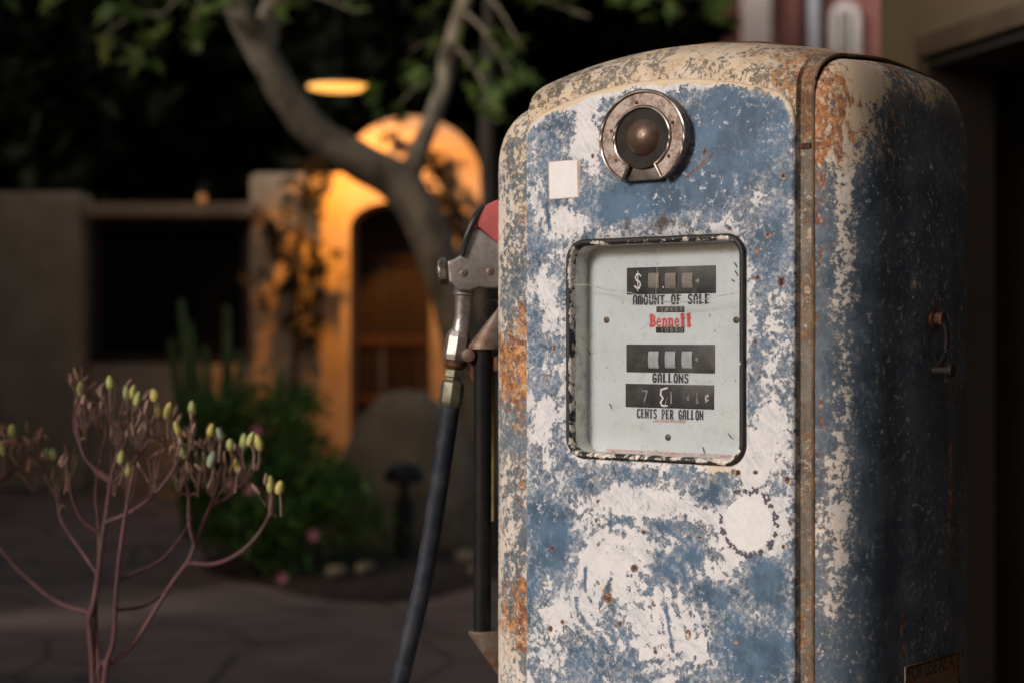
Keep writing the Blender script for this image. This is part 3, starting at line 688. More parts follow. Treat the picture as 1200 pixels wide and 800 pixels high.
# small stones in the bed
for k, (px, y, r_) in enumerate(((548, 9.1, .07), (430, 8.7, .05), (425, 8.6, .035), (395, 8.55, .05), (560, 8.6, .04))):
    bm = bmesh.new(); bmesh.ops.create_icosphere(bm, subdivisions=3, radius=r_)
    for v in bm.verts: v.co = v.co * (1 + .25 * mnoise.noise(v.co * 14 + Vector((k, 0, 0)))); v.co.z *= .6
    o = bm_obj('stone', bm, M['boulder']); o.location = (W(px, 0, y).x, y, .07)
    tag(o, ('largest pale stone on the soil right of the path light', 'brown stone on the soil left of the path light', 'smallest pebble lying on the soil by the shrub', 'flat brown stone at the right edge of the shrub', 'low stone at the soil edge behind the black tube')[k], 'stone', 'stones on the soil bed')
pl = thing('path_light', 'black path light with a flat cap on a short post', 'light', (W(474, 0, 9.2).x, 9.2, 0))
MB().add(lathe([(.055, .03), (.05, .06), (.05, .34), (.03, .345)], Matrix.Identity(4), 20)).obj('post', M['bollard'], pl)
MB().add(lathe([(.022, .34), (.022, .45)], Matrix.Identity(4), 12)).obj('neck', M['bollard'], pl)
MB().add(lathe([(.02, .44), (.098, .43), (.10, .44), (.092, .50), (.04, .525), (.001, .53)], Matrix.Identity(4), 28)).obj('cap', M['bollard'], pl)

# ------------------------------------------------------------------ dry flower stalks in front
def ellipsoid(p, d, r, l, seg=8, rings=7):
    prof = []
    for i in range(rings + 1):
        a = math.pi * i / rings; prof.append((max(.0004, r * math.sin(a) * (1 + .18 * math.cos(a))), -l * math.cos(a)))
    return lathe(prof, align(p, d), seg)
def stalk_plant(label, base_px, stems, twigs, pods, husks, z):
    b_ = W(*base_px, z); t = thing('flower_stalk', label, 'plant', (b_.x, z, 0)); o_ = Vector(t.location)
    Q = lambda px, py, dz=0: W(px, py, z + dz) - o_
    done = []
    def snap(p): return min(done, key=lambda q: (q.x - p.x) ** 2 + (q.z - p.z) ** 2 + .2 * (q.y - p.y) ** 2)
    for path, r0, r1, dz in stems:
        pts = [Q(x, y, dz * i / len(path)) for i, (x, y) in enumerate(path)]
        if done and path[0][1] < 780: j = snap(pts[0]); sh_ = j - pts[0]; pts = [p + Vector((0, sh_.y, 0)) for p in pts]; pts[0] = j
        if path[0][1] > 780: pts = [Vector((pts[0].x * .6, pts[0].y, 0))] + [Vector((pts[0].x * .9, pts[0].y, pts[0].z * .5))] + pts
        done += catmull(pts, 8)
        k = len(pts); MB().tube(pts, [.84 * (r0 + (r1 - r0) * i / (k - 1)) for i in range(k)], 8, 4, .1).obj('stem', M['stem'], t)
    heads_ = {}
    for path, r0, dz in twigs: heads_.setdefault(path[0], []).append((path, r0, dz))
    for grp in heads_.values():
        mb = MB()
        hb = Q(*grp[0][0][0]); j = snap(hb); hb.y = j.y
        mb.tube([j, j.lerp(hb, .5) + Vector((0, 0, .006)), hb, hb + Vector((0, 0, .004))], [.0024, .0020, .0017, .0015], 6, 3)
        for path, r0, dz in grp: mb.tube([hb] + [Q(x, y, dz + hb.y) for x, y in path[1:]], [r0 * (1 - .5 * i / len(path)) for i in range(len(path))], 6, 3, .15)
        mb.obj('twig', M['twig'], t)
    for px, py, dz, kind in pods:                                   # short stalk under each pod
        mb = MB(); p = Q(px, py, dz - .06); mb.tube([p + Vector((rng.normal() * .004, 0, -.05)), p + Vector((rng.normal() * .003, 0, -.026)), p + Vector((0, 0, -.010))], [.0022, .002, .002], 5, 2)
        mb.obj('pod_stalk', M['twig'], t)
    for px, py, dz, kind in pods:
        d = Vector((rng.normal() * .25, rng.normal() * .2, 1)); V, Fc = ellipsoid(Q(px, py, dz - .06), d, .0076 * (.85 + .3 * rng.random()), .0150 * (.85 + .3 * rng.random()))
        mesh_obj('seed_pod', V, Fc, M[kind], t)
    for px, py, dz in husks:
        d = Vector((rng.normal() * .6, rng.normal() * .4, 1)); V, Fc = ellipsoid(Q(px, py, dz), d, .0043 * (.6 + .6 * rng.random()), .0115 * (.6 + .7 * rng.random()), 7, 5)
        mesh_obj('dried_husk', V, Fc, M['husk'], t)
G, Y, B = 'pod_green', 'pod_yellow', 'pod_blue'
z1 = 3.35
stems = [([(109, 800), (106, 745), (105, 722), (110, 705), (115, 673), (120, 631), (125, 600), (130, 561), (136, 540), (139, 520), (141, 490), (146, 470)], .0090, .003, 0),
         ([(116, 800), (113, 745), (112, 705), (116, 651), (115, 610), (112, 580), (116, 545), (126, 500)], .0055, .0028, .05),
         ([(122, 800), (133, 750), (136, 693), (142, 637), (151, 580), (158, 545)], .0072, .004, -.08),
         ([(112, 793), (135, 775), (159, 750), (198, 688), (221, 656), (228, 637), (241, 605), (252, 578), (258, 550)], .0070, .0032, .06),
         ([(101, 716), (70, 706), (35, 680), (8, 652), (-15, 620)], .006, .004, .1),
         ([(224, 664), (250, 662), (280, 648), (302, 625), (315, 600), (318, 580)], .0055, .003, .05),
         ([(116, 625), (96, 608), (84, 580), (80, 555)], .005, .003, -.05),
         ([(112, 672), (92, 640), (72, 610), (67, 580)], .005, .003, .1),
         ([(128, 612), (152, 600), (180, 580), (200, 555), (212, 535)], .0055, .003, -.06),
         ([(131, 570), (148, 550), (165, 530), (180, 508), (188, 490)], .0045, .0025, .05),
         ([(225, 640), (218, 615), (217, 580), (210, 555), (203, 535)], .005, .003, -.08),
         ([(118, 560), (102, 540), (92, 510), (90, 480), (94, 455)], .0045, .0025, .02),
         ([(128, 563), (112, 552), (100, 535), (88, 505), (87, 480)], .004, .0025, .06),
         ([(246, 596), (262, 585), (282, 565), (292, 548)], .0045, .0025, 0),
         ([(131, 676), (160, 670), (190, 655), (212, 632), (228, 605)], .0045, .003, .15),
         ([(142, 716), (170, 708), (192, 694), (205, 680)], .004, .003, .15)]
twigs = []; husks = []
heads = [(96, 446, 10), (112, 470, 14), (130, 462, 12), (150, 462, 12), (172, 478, 12), (190, 490, 10), (208, 508, 14), (222, 500, 14), (240, 520, 14), (254, 512, 12), (262, 540, 10), (284, 540, 14), (318, 572, 10), (80, 540, 9), (68, 560, 8), (140, 500, 14), (160, 500, 12), (232, 545, 12), (210, 545, 12), (180, 545, 12), (100, 480, 10), (135, 545, 8), (248, 555, 10), (152, 560, 8)]
for hx_, hy_, n_ in heads:
    for k in range(int(n_ * 1.1)):
        dx, dy = rng.normal() * 9, rng.normal() * 9; dz = rng.normal() * .05
        twigs.append(([(hx_, hy_ + 36), (hx_ + dx * .3, hy_ + 22), (hx_ + dx * .6, hy_ + 12 + dy * .5), (hx_ + dx, hy_ + dy)], .0009, dz))
        if rng.random() < .30: husks.append((hx_ + dx, hy_ + dy - 3, dz))
pods = [(129, 448, 0, G), (156, 459, .02, Y), (161, 467, -.03, G), (181, 463, .02, Y), (148, 461, .05, G), (197, 481, 0, Y), (225, 478, .03, G), (208, 502, -.02, Y), (247, 504, .02, Y), (258, 508, .0, B), (286, 517, .02, G), (294, 514, -.02, G), (303, 518, .03, Y),
        (317, 567, .02, Y), (328, 571, -.02, Y), (213, 530, .04, G), (277, 545, .05, Y), (151, 549, .05, G), (270, 521, .04, G), (142, 535, .03, G), (185, 480, .06, Y), (94, 455, .05, G), (240, 540, .08, G), (248, 538, -.04, B)]
stalk_plant('tall branching dried flower stalk with pale green pods left of the pump', (114, 800), stems, twigs, pods, husks, z1)
st2 = [([(-60, 800), (-52, 700), (-40, 620), (-20, 580), (5, 560), (22, 545), (36, 528)], .007, .003, .05), ([(-30, 600), (-12, 575), (2, 555), (10, 540)], .0045, .0025, 0), ([(-45, 660), (-50, 600), (-40, 545), (-30, 520)], .005, .003, 0)]
tw2 = []; hu2 = []
for hx_, hy_, n_ in ((8, 510, 14), (26, 520, 12), (45, 520, 10), (36, 545, 6), (-12, 520, 12)):
    for k in range(n_):
        dx, dy = rng.normal() * 8, rng.normal() * 9; dz = rng.normal() * .05
        tw2.append(([(hx_, hy_ + 34), (hx_ + dx * .6, hy_ + 14), (hx_ + dx, hy_ + dy)], .0009, dz))
        if rng.random() < .5: hu2.append((hx_ + dx, hy_ + dy - 3, dz))
stalk_plant('smaller dried flower stalk cut off by the left picture edge', (-60, 800), st2, tw2, [(14, 504, 0, G), (54, 532, .1, B), (62, 532, .1, G), (3, 525, .02, G), (-20, 505, .02, Y)], hu2, 3.6)

# ------------------------------------------------------------------ THE PUMP
pump = thing('gas_pump', 'old blue and white gas pump with peeling rusty paint', 'gas pump', PO, -TH)
DW, SXR, SXL, OX, D = .234, .257, .2352, .324, .405
SX = SXR
H0 = CAM_H
def crease(x): return H0 + .328 + .042 * (1 - (x / DW) ** 2)
def top(x): return H0 + .394 + .036 * (1 - min(1, (x / .25) ** 2))
def section(yf, yb, zc, zt, rad, n_=10, zb=.10, nf=26):
    """closed-at-the-bottom profile: up the front, over the top, down the back -> list of (y, z)"""
    P = [(yf, zb + (zc - zb) * i / nf) for i in range(nf)]
    for i in range(n_ + 1):
        a = math.pi / 2 * i / n_; P.append((yf + rad * (1 - math.cos(a)), zc + (zt - zc) * math.sin(a) ** .82))
    P += [(yf + rad + (yb - yf - 2 * rad) * i / 6, zt + .006 * math.sin(math.pi * i / 6)) for i in range(1, 6)]
    for i in range(n_ + 1):
        a = math.pi / 2 * i / n_; P.append((yb - rad * (1 - math.sin(a)), zc + (zt - zc) * max(0, math.cos(a)) ** .82))
    P += [(yb, zc - (zc - zb) * i / nf) for i in range(1, nf + 1)]
    return P
def loft(secs):
    V = []; Fc = []; k = len(secs[0][1])
    for i, (x, P_) in enumerate(secs):
        V += [(x, y, z) for y, z in P_]
        if i:
            for j in range(k - 1): Fc.append(((i - 1) * k + j, i * k + j, i * k + j + 1, (i - 1) * k + j + 1))
    return V, Fc
def fbm(V, s, seed=0):
    return np.array([mnoise.fractal(Vector(v) * s + Vector((seed, seed * 1.7, 0)), 1.0, 2.0, 4) for v in V])
def gauss(X, Z, cx, cz, rx, rz, amt, p=1.0, rot=0):
    dx, dz = X - cx, Z - cz
    if rot: c0, s0 = math.cos(rot), math.sin(rot); dx, dz = dx * c0 + dz * s0, -dx * s0 + dz * c0
    return amt * np.exp(-(((dx / rx) ** 2 + (dz / rz) ** 2) ** p))
PXZ = 2.65 / F                              # metres per picture pixel, vertical, on the pump
wx = [Lf(664, 400)[0], Lf(874, 400)[0]]; wzt = (Lf(690, 280)[1] + Lf(850, 274)[1]) / 2; wzb = (Lf(690, 537)[1] + Lf(850, 546)[1]) / 2
WC = Vector(((wx[0] + wx[1]) / 2, (wzt + wzb) / 2)); WH = Vector(((wx[1] - wx[0]) / 2, (wzt - wzb) / 2)); WR = .032
def sdf(x, z, gx=0.0):
    dx, dz = np.abs(x - WC.x) - (WH.x + gx - WR), np.abs(z - WC.y) - (WH.y + gx - WR)
    return np.hypot(np.maximum(dx, 0), np.maximum(dz, 0)) + np.minimum(np.maximum(dx, dz), 0) - WR
# --- housing: centre band and the sunk strips beside the door
xs = np.linspace(-DW, DW, 41)
secs = [(x, section(.006, D, crease(x), top(x), .115, nf=90)) for x in xs]
V, Fc = loft(secs)
def in_window(f):
    c_ = sum((Vector(V[i]) for i in f), Vector()) / len(f); return c_.y < .05 and sdf(c_.x, c_.z) < .014
Fc = [f for f in Fc if not in_window(f)]
for s_ in (1,):                             # sunk strip at the right of the door
    st_ = [(s_ * (DW + .001), section(.006, D, crease(DW), top(DW), .115, nf=90)), (s_ * (DW + .003), section(.013, D, crease(DW), top(DW) - .001, .10, nf=90)), (s_ * (SX - .003), section(.013, D, crease(DW), top(SX) - .002, .10, nf=90)), (s_ * SX, section(.018, D, crease(DW), top(SX) - .004, .10, nf=90))]
    v2, f2 = loft(st_); o_ = len(V); V += v2; Fc += [tuple(i + o_ for i in f) for f in f2]
VA = np.array(V); X, Yv, Z = VA.T
strip = (np.abs(X) > DW + .002)
upper = np.clip((Z - (H0 + .30)) / .04, 0, 1)
white = np.where(strip, -.10, .00 + .06 * upper); cream = np.where(strip, .45, .10 + .30 * upper)
cream += .25 * np.clip((Yv - .05) / .06, 0, 1)
white += .30 * np.clip((Yv - .085) / .04, 0, 1)
rust = np.where(strip, .38, .31 + .22 * np.exp(-((X - DW) / .06) ** 2) * upper - .20 * np.clip((Yv - .07) / .05, 0, 1))
rust += np.where(strip, gauss(X, Z, DW + .015, H0 + .33, .05, .06, .2) + .12 * fbm(V, 9, 3), 0)
grime_shade = np.where(strip, .40 - .10 * fbm(V, 12, 2), -.16 + .14 * upper)
rear = np.clip((Yv - .15) / .1, 0, 1); rust += .15 * rear; white -= .1 * rear * 0
mesh_obj('housing', V, Fc, M['cap'], pump, sharp=40, attrs=dict(white=white, rust=rust, grime_shade=grime_shade, cream=cream))
# --- side shells
def shell(s_):
    secs = []
    n_ = 14; SX = SXR if s_ > 0 else SXL; OX = .324 if s_ > 0 else .332
    zs, cz0 = (top(SX) - .010, .262) if s_ > 0 else (H0 + .364, .285)
    prm = [(SX + .0008, .020, zs - .004)]
    for i in range(n_ + 1):
        a = math.pi / 2 * i / n_
        prm.append((SX + .002 + (OX - SX - .002) * math.sin(a) ** (1 if s_ > 0 else .85), .012 + (.120 if s_ > 0 else .058) * (1 - math.cos(a)), H0 + cz0 + (zs - H0 - cz0) * math.cos(a) ** .9 if i < n_ else H0 + cz0))
    for x, yf, zt in prm:
        back = D - (yf - .012) * (.8 if s_ > 0 else 1.2)
        secs.append((s_ * x, section(yf, back, zt - .075, zt, .085)))
    cy = D / 2
    for f, dx in [(f_, .012 * (1 - (1 - f_) ** 2.2)) for f_ in (.02, .05, .09, .14, .20, .27, .35, .45, .6, .8, 1.0)]:     # the side panel bulges a little
        P_ = [(y + (cy - y) * f, z + ((H0 + cz0 - .10 - z) * f if z > H0 + cz0 - .10 else 0)) for y, z in secs[n_ + 1][1]]
        secs.append((s_ * (OX + dx), P_))
    V, Fc = loft(secs)
    VA = np.array(V); X, Yv, Z = VA.T; Zr = Z - H0
    if s_ > 0:
        fr = np.exp(-((Yv - .020) / .035) ** 2)                    # along the front corner
        white = -.36 + .40 * np.exp(-((Yv - .030) / .022) ** 2) * np.clip((Zr + .62) / .1, 0, 1) * (.5 + .5 * np.tanh(fbm(V, 6, 1) * 4))
        for px, py, ry, rz, am in ((985, 620, .018, .05, .30), (990, 680, .014, .03, .26), (985, 715, .014, .035, .34), (988, 780, .02, .04, .22), (965, 500, .02, .10, .26), (975, 400, .02, .06, .30), (968, 350, .016, .05, .24), (1005, 620, .015, .05, .2), (1060, 760, .05, .03, .10), (1045, 700, .012, .05, .10), (970, 780, .015, .03, .12)):
            y_, z_ = Ls(px, py, .322); white += gauss(Yv, Z, y_, z_, ry, rz, am)
        hi = np.clip((Zr - .20) / .08, 0, 1); white += .42 * hi * np.clip(1 - (Yv - .06) / .10, 0, 1); dust = np.clip((Zr - .315) / .03, 0, 1); white += .3 * dust; rust_hi = .16 * hi * np.clip(1 - (Yv - .05) / .10, 0, 1)
        rust = .04 + .10 * fr + .20 * fr * np.clip((Zr - .05) / .15, 0, 1) + .16 * fbm(V, 7, 5) + .16 * np.exp(-((X - SX - .008) / .010) ** 2) + .10 * np.exp(-((Yv - .17) / .03) ** 2) * np.clip((Zr + .1) / .3, 0, 1)
        for px, py, ry, rz, am in ((1000, 145, .02, .02, .55), (985, 150, .04, .05, .25), (1012, 350, .006, .01, .5), (1095, 365, .015, .03, .4), (1000, 470, .01, .014, .35), (975, 470, .01, .02, .3), (1065, 775, .02, .02, .4), (985, 690, .008, .01, .4), (1020, 580, .012, .02, .25)):
            y_, z_ = Ls(px, py, .326); am *= .85; rust += gauss(Yv, Z, y_, z_, ry, rz, am)
        cream = .25 + .4 * hi; rust += rust_hi; strk = fbm(np.column_stack([X * 8, Yv * 34, Z * 2.2]), 1, 11); rust += .62 * np.clip(strk, 0, 1) * np.clip((Yv - .05) / .06, 0, 1); white += .22 * np.clip(fbm(np.column_stack([X * 8, Yv * 40, Z * 3]), 1, 21), 0, 1)
        grime_shade = -.06 - .34 * hi * np.clip(1 - (Yv - .08) / .10, 0, 1) + .30 * np.exp(-((X - SX - .006) / .010) ** 2) + .20 * fbm(V, 4, 9) + .50 * np.clip((Yv - .15) / .16, 0, 1) - .22 * fr * (1 - .6 * np.clip((Zr + .2) / .3, 0, 1)) + .12 * np.exp(-((Yv - .02) / .012) ** 2)  # dirt, plus painted shade that darkens the panel towards its back
    else:
        white = -.02 + .16 * fbm(V, 8, 2)
        cream = .30 + .2 * fbm(V, 10, 4)
        rust = .12 + .14 * fbm(V, 10, 6)
        for py, rz, am in ((400, .05, .40), (440, .045, .50), (250, .02, .34), (480, .02, .3), (690, .03, .34), (735, .04, .46), (560, .05, .22)):
            z_ = H0 + (HOR - py) * 2.84 / F; rust += gauss(Yv, Z, .018, z_, .022, rz, am * .8)
        for py, rz, am in ((310, .05, -.22), (520, .06, -.14), (470, .02, -.2), (200, .05, -.16), (610, .05, -.15)):
            z_ = H0 + (HOR - py) * 2.84 / F; white += gauss(Yv, Z, .02, z_, .04, rz, am)
        hi = np.clip((Zr - .20) / .08, 0, 1); white += .12 * hi; cream += .2 * hi
        white += .18 * np.exp(-((Yv - .030) / .010) ** 2) * np.clip((Zr + .62) / .1, 0, 1)
        seam_d = -X - SX
        grime_shade = -.14 + .34 * np.exp(-((seam_d - .012) / .016) ** 2) * (.75 + .7 * fbm(V, 8, 8)); rust += .14 * np.exp(-((seam_d - .014) / .014) ** 2)
    o = mesh_obj('side_panel', V, Fc, M['shell'] if s_ > 0 else M['shell_left'], pump, sharp=50, attrs=dict(white=white, rust=rust, grime_shade=grime_shade, cream=cream))
    return o
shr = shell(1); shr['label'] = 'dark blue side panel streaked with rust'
shl = shell(-1); shl['label'] = 'cream side panel with orange rust'
# seam beads where the shells meet the centre band
for s_ in (-1, 1):
    SX = SXR if s_ > 0 else SXL
    P_ = [(s_ * (SX + .0005), y - (.001 if y < .2 else -.001), z + (.002 if z > H0 + .33 else 0)) for y, z in section(.0125, D, crease(DW) - .004, (top(SX) if s_ > 0 else H0 + .370) - .005, .10)]
    MB().tube(P_, .0024 if s_ > 0 else .0016, 6, 1, .25).obj('seam_bead', M['seam'], pump)
    
    if s_ > 0: bm = bmesh.new(); add_box(bm, .2375, .2535, .009, .0128, H0 + .255, H0 + .262, .001); bm_obj('strip_joint', bm, M['rust'], pump)
# rusty rim of the lid on top
V, Fc = [], []
P_ = [(.075 * math.cos(a) * 1.6 + .0, D / 2 + .04 + .09 * math.sin(a), top(.075 * 1.6 * math.cos(a)) + .004) for a in np.linspace(0, 2 * math.pi, 41)]
MB().tube(P_, .006, 8, 1, .3, cap=False).obj('lid_rim', M['rust'], pump)
# plinth
bm = bmesh.new(); add_box(bm, -.335, .335, .0, D + .005, 0, .1, .01); bm_obj('base', bm, M['black'], pump)

# --- door with the dial opening
nx = 180; xs = np.linspace(-DW, DW, nx + 1)
zl = np.concatenate([np.linspace(.12, .60, 40)[:-1], np.linspace(.60, 1.0, 340)]); zl[39:] = np.linspace(.60, 1.0, 340)
nz = len(zl)
t_ = np.concatenate([np.linspace(0, .34, 40)[:-1], np.linspace(.34, 1, 350)]); nz = len(t_)
zbot = .12
def dtop(x):
    r_ = .030; e = DW - np.abs(x)
    return H0 + .328 + .042 * (1 - (x / DW) ** 2) - np.where(e < r_, r_ - np.sqrt(np.maximum(0, r_ ** 2 - (r_ - e) ** 2)), 0) - .002
XX, TT = np.meshgrid(xs, t_); ZZ = zbot + TT * (dtop(XX) - zbot)
px_, pz_ = XX.ravel().copy(), ZZ.ravel().copy()
idx = np.arange(nx * 0 + (nx + 1) * nz).reshape(nz, nx + 1)
fa = np.stack([idx[:-1, :-1], idx[:-1, 1:], idx[1:, 1:], idx[1:, :-1]], -1).reshape(-1, 4)
fcx, fcz = px_[fa].mean(1), pz_[fa].mean(1)
fa = fa[sdf(fcx, fcz) > 0]
# snap the edge of the opening to the rounded outline
ed = {}
for f in fa.tolist():
    for a, b in zip(f, f[1:] + f[:1]): ed[(min(a, b), max(a, b))] = ed.get((min(a, b), max(a, b)), 0) + 1
bnd = {v for e, c0 in ed.items() if c0 == 1 for v in e}
for v in bnd:
    x, z = px_[v], pz_[v]
    if abs(sdf(x, z)) < .006:
        for _ in range(3):
            e = 1e-5; d0 = sdf(x, z); gx_, gz_ = (sdf(x + e, z) - sdf(x - e, z)) / (2 * e), (sdf(x, z + e) - sdf(x, z - e)) / (2 * e)
            x -= d0 * gx_; z -= d0 * gz_
        px_[v], pz_[v] = x, z
bul = .0035 * (1 - (px_ / DW) ** 2)                                  # slightly crowned panel
sag = .0012 * np.array([mnoise.noise(Vector((x * 6, z * 6, 3))) for x, z in zip(px_, pz_)])
e_out = np.minimum(DW - np.abs(px_), dtop(px_) - pz_); rnd = np.where(e_out < .006, .004 * (1 - np.sqrt(np.maximum(0, 1 - (1 - e_out / .006) ** 2))), 0)
sw = sdf(px_, pz_); lip = np.where(sw < .010, .004 * (1 - np.clip(sw / .010, 0, 1)) ** 2, 0)    # pressed lip round the window
py_ = -bul - sag * np.clip(e_out / .02, 0, 1) + rnd + lip
V = np.column_stack([px_, py_, pz_])
used = np.unique(fa); remap = -np.ones(len(V), int); remap[used] = np.arange(len(used)); V = V[used]; fa = remap[fa]
# edges turned back
bnde = {}
for f in fa.tolist():
    for a, b in zip(f, f[1:] + f[:1]):
        if (b, a) in bnde: del bnde[(b, a)]
        else: bnde[(a, b)] = 1
bv = sorted({v for e in bnde for v in e}); nv = {v: len(V) + i for i, v in enumerate(bv)}
V2 = V[bv].copy(); V2[:, 1] = np.where(sdf(V2[:, 0], V2[:, 2]) < .002, .020, .012)
faces = fa.tolist() + [[b, a, nv[a], nv[b]] for a, b in bnde]
VV = np.vstack([V, V2]); X, Z = VV[:, 0], VV[:, 2]
white = np.full(len(X), -.065); rust = np.full(len(X), -.30); grime_shade = np.full(len(X), -.42); cream = np.full(len(X), -.10)
def blob(arr, lst):
    for b in lst:
        px, py, rx, ry, am = b[:5]; cx_, cz_ = Lf(px, py)
        k = (PO.y - cx_ * ST) / F
        arr += gauss(X, Z, cx_, cz_, rx * k / .80, ry * k, am, b[5] if len(b) > 5 else 1.0, b[6] if len(b) > 6 else 0)
blob(white, [(745, 710, 95, 110, .14, 2), (760, 590, 75, 24, .26, 2), (690, 140, 16, 55, .26, 2), (700, 175, 45, 10, .20), (640, 345, 18, 30, .34), (640, 490, 16, 60, .22), (660, 265, 22, 20, .26), (900, 545, 22, 60, .22), (905, 440, 14, 70, .16), (890, 230, 22, 14, .18), (880, 340, 10, 50, .10),
             (878, 613, 44, 46, .30, 3), (860, 665, 30, 20, .20), (720, 585, 60, 14, .2), (640, 740, 30, 50, .16), (620, 420, 8, 120, .10), (700, 655, 40, 30, .14), (905, 500, 25, 26, .15), (895, 200, 20, 8, .12), (855, 545, 40, 12, .15), (740, 745, 30, 26, .16), (820, 760, 30, 30, .14), (770, 120, 90, 12, .05), (900, 740, 10, 60, .10), (625, 190, 6, 60, .12), (760, 262, 120, 10, .10)])
blob(white, [(860, 130, 55, 34, -.42, 1.5), (870, 185, 50, 34, -.30, 1.5), (800, 225, 70, 30, -.34, 1.5), (725, 240, 34, 24, -.34, 1.5), (655, 140, 22, 22, -.14), (632, 290, 12, 22, -.22), (625, 375, 10, 30, -.30), (630, 445, 14, 24, -.20), (650, 200, 16, 34, -.10), (895, 300, 14, 34, -.18), (905, 270, 14, 30, -.14), (690, 572, 22, 14, -.34), (838, 578, 26, 12, -.30), (635, 600, 20, 26, -.34), (656, 630, 15, 34, -.50, 1.5), (635, 655, 16, 24, -.24),
             (895, 678, 20, 28, -.55, 1.5), (775, 615, 30, 12, -.26), (790, 665, 26, 18, -.40), (785, 674, 16, 8, -.2), (725, 740, 22, 20, -.34), (690, 772, 36, 24, -.30), (740, 775, 22, 18, -.34), (832, 695, 16, 14, -.40), (820, 650, 18, 8, -.3), (885, 770, 34, 34, -.46, 1.5), (910, 740, 14, 40, -.2), (905, 570, 12, 12, -.22), (620, 710, 10, 34, -.30), (850, 730, 14, 24, -.18), (760, 690, 28, 10, -.12), (860, 590, 14, 10, -.2), (715, 705, 12, 24, -.16), (745, 100, 30, 8, -.10), (815, 790, 30, 20, -.14), (920, 180, 6, 90, -.1)])
er = np.minimum(DW - np.abs(X), dtop(X) - Z)
wobble = fbm(VV, 18, 6); topband = np.clip(1 - (dtop(X) - Z - .004 + .010 * wobble) / .017, 0, 1)
white += .34 * topband; cream += .55 * topband + .35 * np.clip(1 - er / .012, 0, 1); white += .10 * np.clip(1 - er / .010, 0, 1)
wr_ = sdf(X, Z); cream += .40 * np.clip(1 - wr_ / .016, 0, 1); white += .16 * np.clip(1 - wr_ / .014, 0, 1)
rust += .22 * np.clip(1 - er / .008, 0, 1) * (X > 0) + .10 * topband
grime_shade += .52 * np.clip(1 - wr_ / .022, 0, 1) * (.55 + .45 * np.tanh(4 * (Z - WC.y) / WH.y)) + .20 * np.clip(1 - wr_ / .02, 0, 1) * (Z < WC.y - WH.y)
blob(grime_shade, [(736, 240, 7, 34, .62), (779, 238, 6, 30, .50), (760, 262, 60, 12, .46), (815, 250, 40, 14, .25), (790, 262, 30, 9, .4), (700, 262, 34, 8, .3), (920, 150, 8, 50, .45), (925, 350, 3, 200, .5), (745, 570, 60, 5, .34), (800, 553, 60, 3, .5), (645, 150, 18, 10, .25), (880, 680, 14, 30, .12)])
def spots(lst):
    for i, (px, py, r_) in enumerate(lst): e_ = .75 + .5 * ((i * 37) % 10) / 10; blob(rust, [(px, py, r_ * .85 * e_, r_ / e_, 1.5, 1.3), (px + (i * 13 % 5 - 2) * .6, py + r_ * .6, r_ * 1.5, r_ * (1.6 + .25 * (i % 4)), .10 + .06 * (i % 4))])
spots([(918, 207, 4.5), (900, 276, 4), (888, 294, 3), (916, 330, 6), (888, 325, 3.5), (886, 400, 3), (650, 407, 3.5), (641, 440, 3), (856, 268, 3), (696, 183, 3), (827, 178, 3.2), (745, 665, 5), (714, 700, 7), (808, 743, 5.5), (770, 763, 3), (822, 630, 3), (728, 730, 3.5), (756, 623, 3), (648, 642, 3), (646, 736, 3.5), (839, 653, 2.6), (865, 553, 4), (923, 562, 4.5), (926, 612, 3), (864, 752, 3.5), (660, 728, 3), (702, 587, 2.6), (886, 553, 3), (768, 708, 2.6), (918, 640, 3)])
blob(cream, [(712, 690, 22, 16, .5), (730, 625, 16, 10, .3), (690, 560, 40, 8, .5), (850, 555, 34, 8, .6), (640, 480, 10, 40, .2)])
# scratches
for (xa, ya), (xb, yb), am in (((782, 712), (790, 762), -.6), ((717, 595), (717, 622), -.5), ((687, 664), (687, 692), -.5), ((640, 240), (645, 268), -.6), ((806, 209), (838, 180), -.4), ((675, 700), (678, 720), -.4)):
    (x0, z0), (x1, z1_) = Lf(xa, ya), Lf(xb, yb); L_ = math.hypot(x1 - x0, z1_ - z0)
    u_ = ((X - x0) * (x1 - x0) + (Z - z0) * (z1_ - z0)) / L_ ** 2; d_ = np.hypot(X - x0 - np.clip(u_, 0, 1) * (x1 - x0), Z - z0 - np.clip(u_, 0, 1) * (z1_ - z0))
    k = np.exp(-(d_ / .0022) ** 2); white += am * k
    if ya < 220 and xa > 800: rust += 1.15 * k
# faint scrubbed disc where an emblem used to be
cx_, cz_ = Lf(748, 712); rr = np.hypot((X - cx_), (Z - cz_)); white += -.16 * np.exp(-((rr - .128) / .005) ** 2) * (Z > cz_) + .05 * (rr < .128)
an = np.arctan2(Z - cz_, X - cx_); white += .10 * np.sin(rr * 300 + 3 * np.sin(an * 2) + 2.5 * np.sin(an * 5 + 1)) * (rr < .125)
door = mesh_obj('door_panel', VV, faces, M['door'], pump, sharp=50, attrs=dict(white=white, rust=rust, grime_shade=grime_shade, cream=cream))

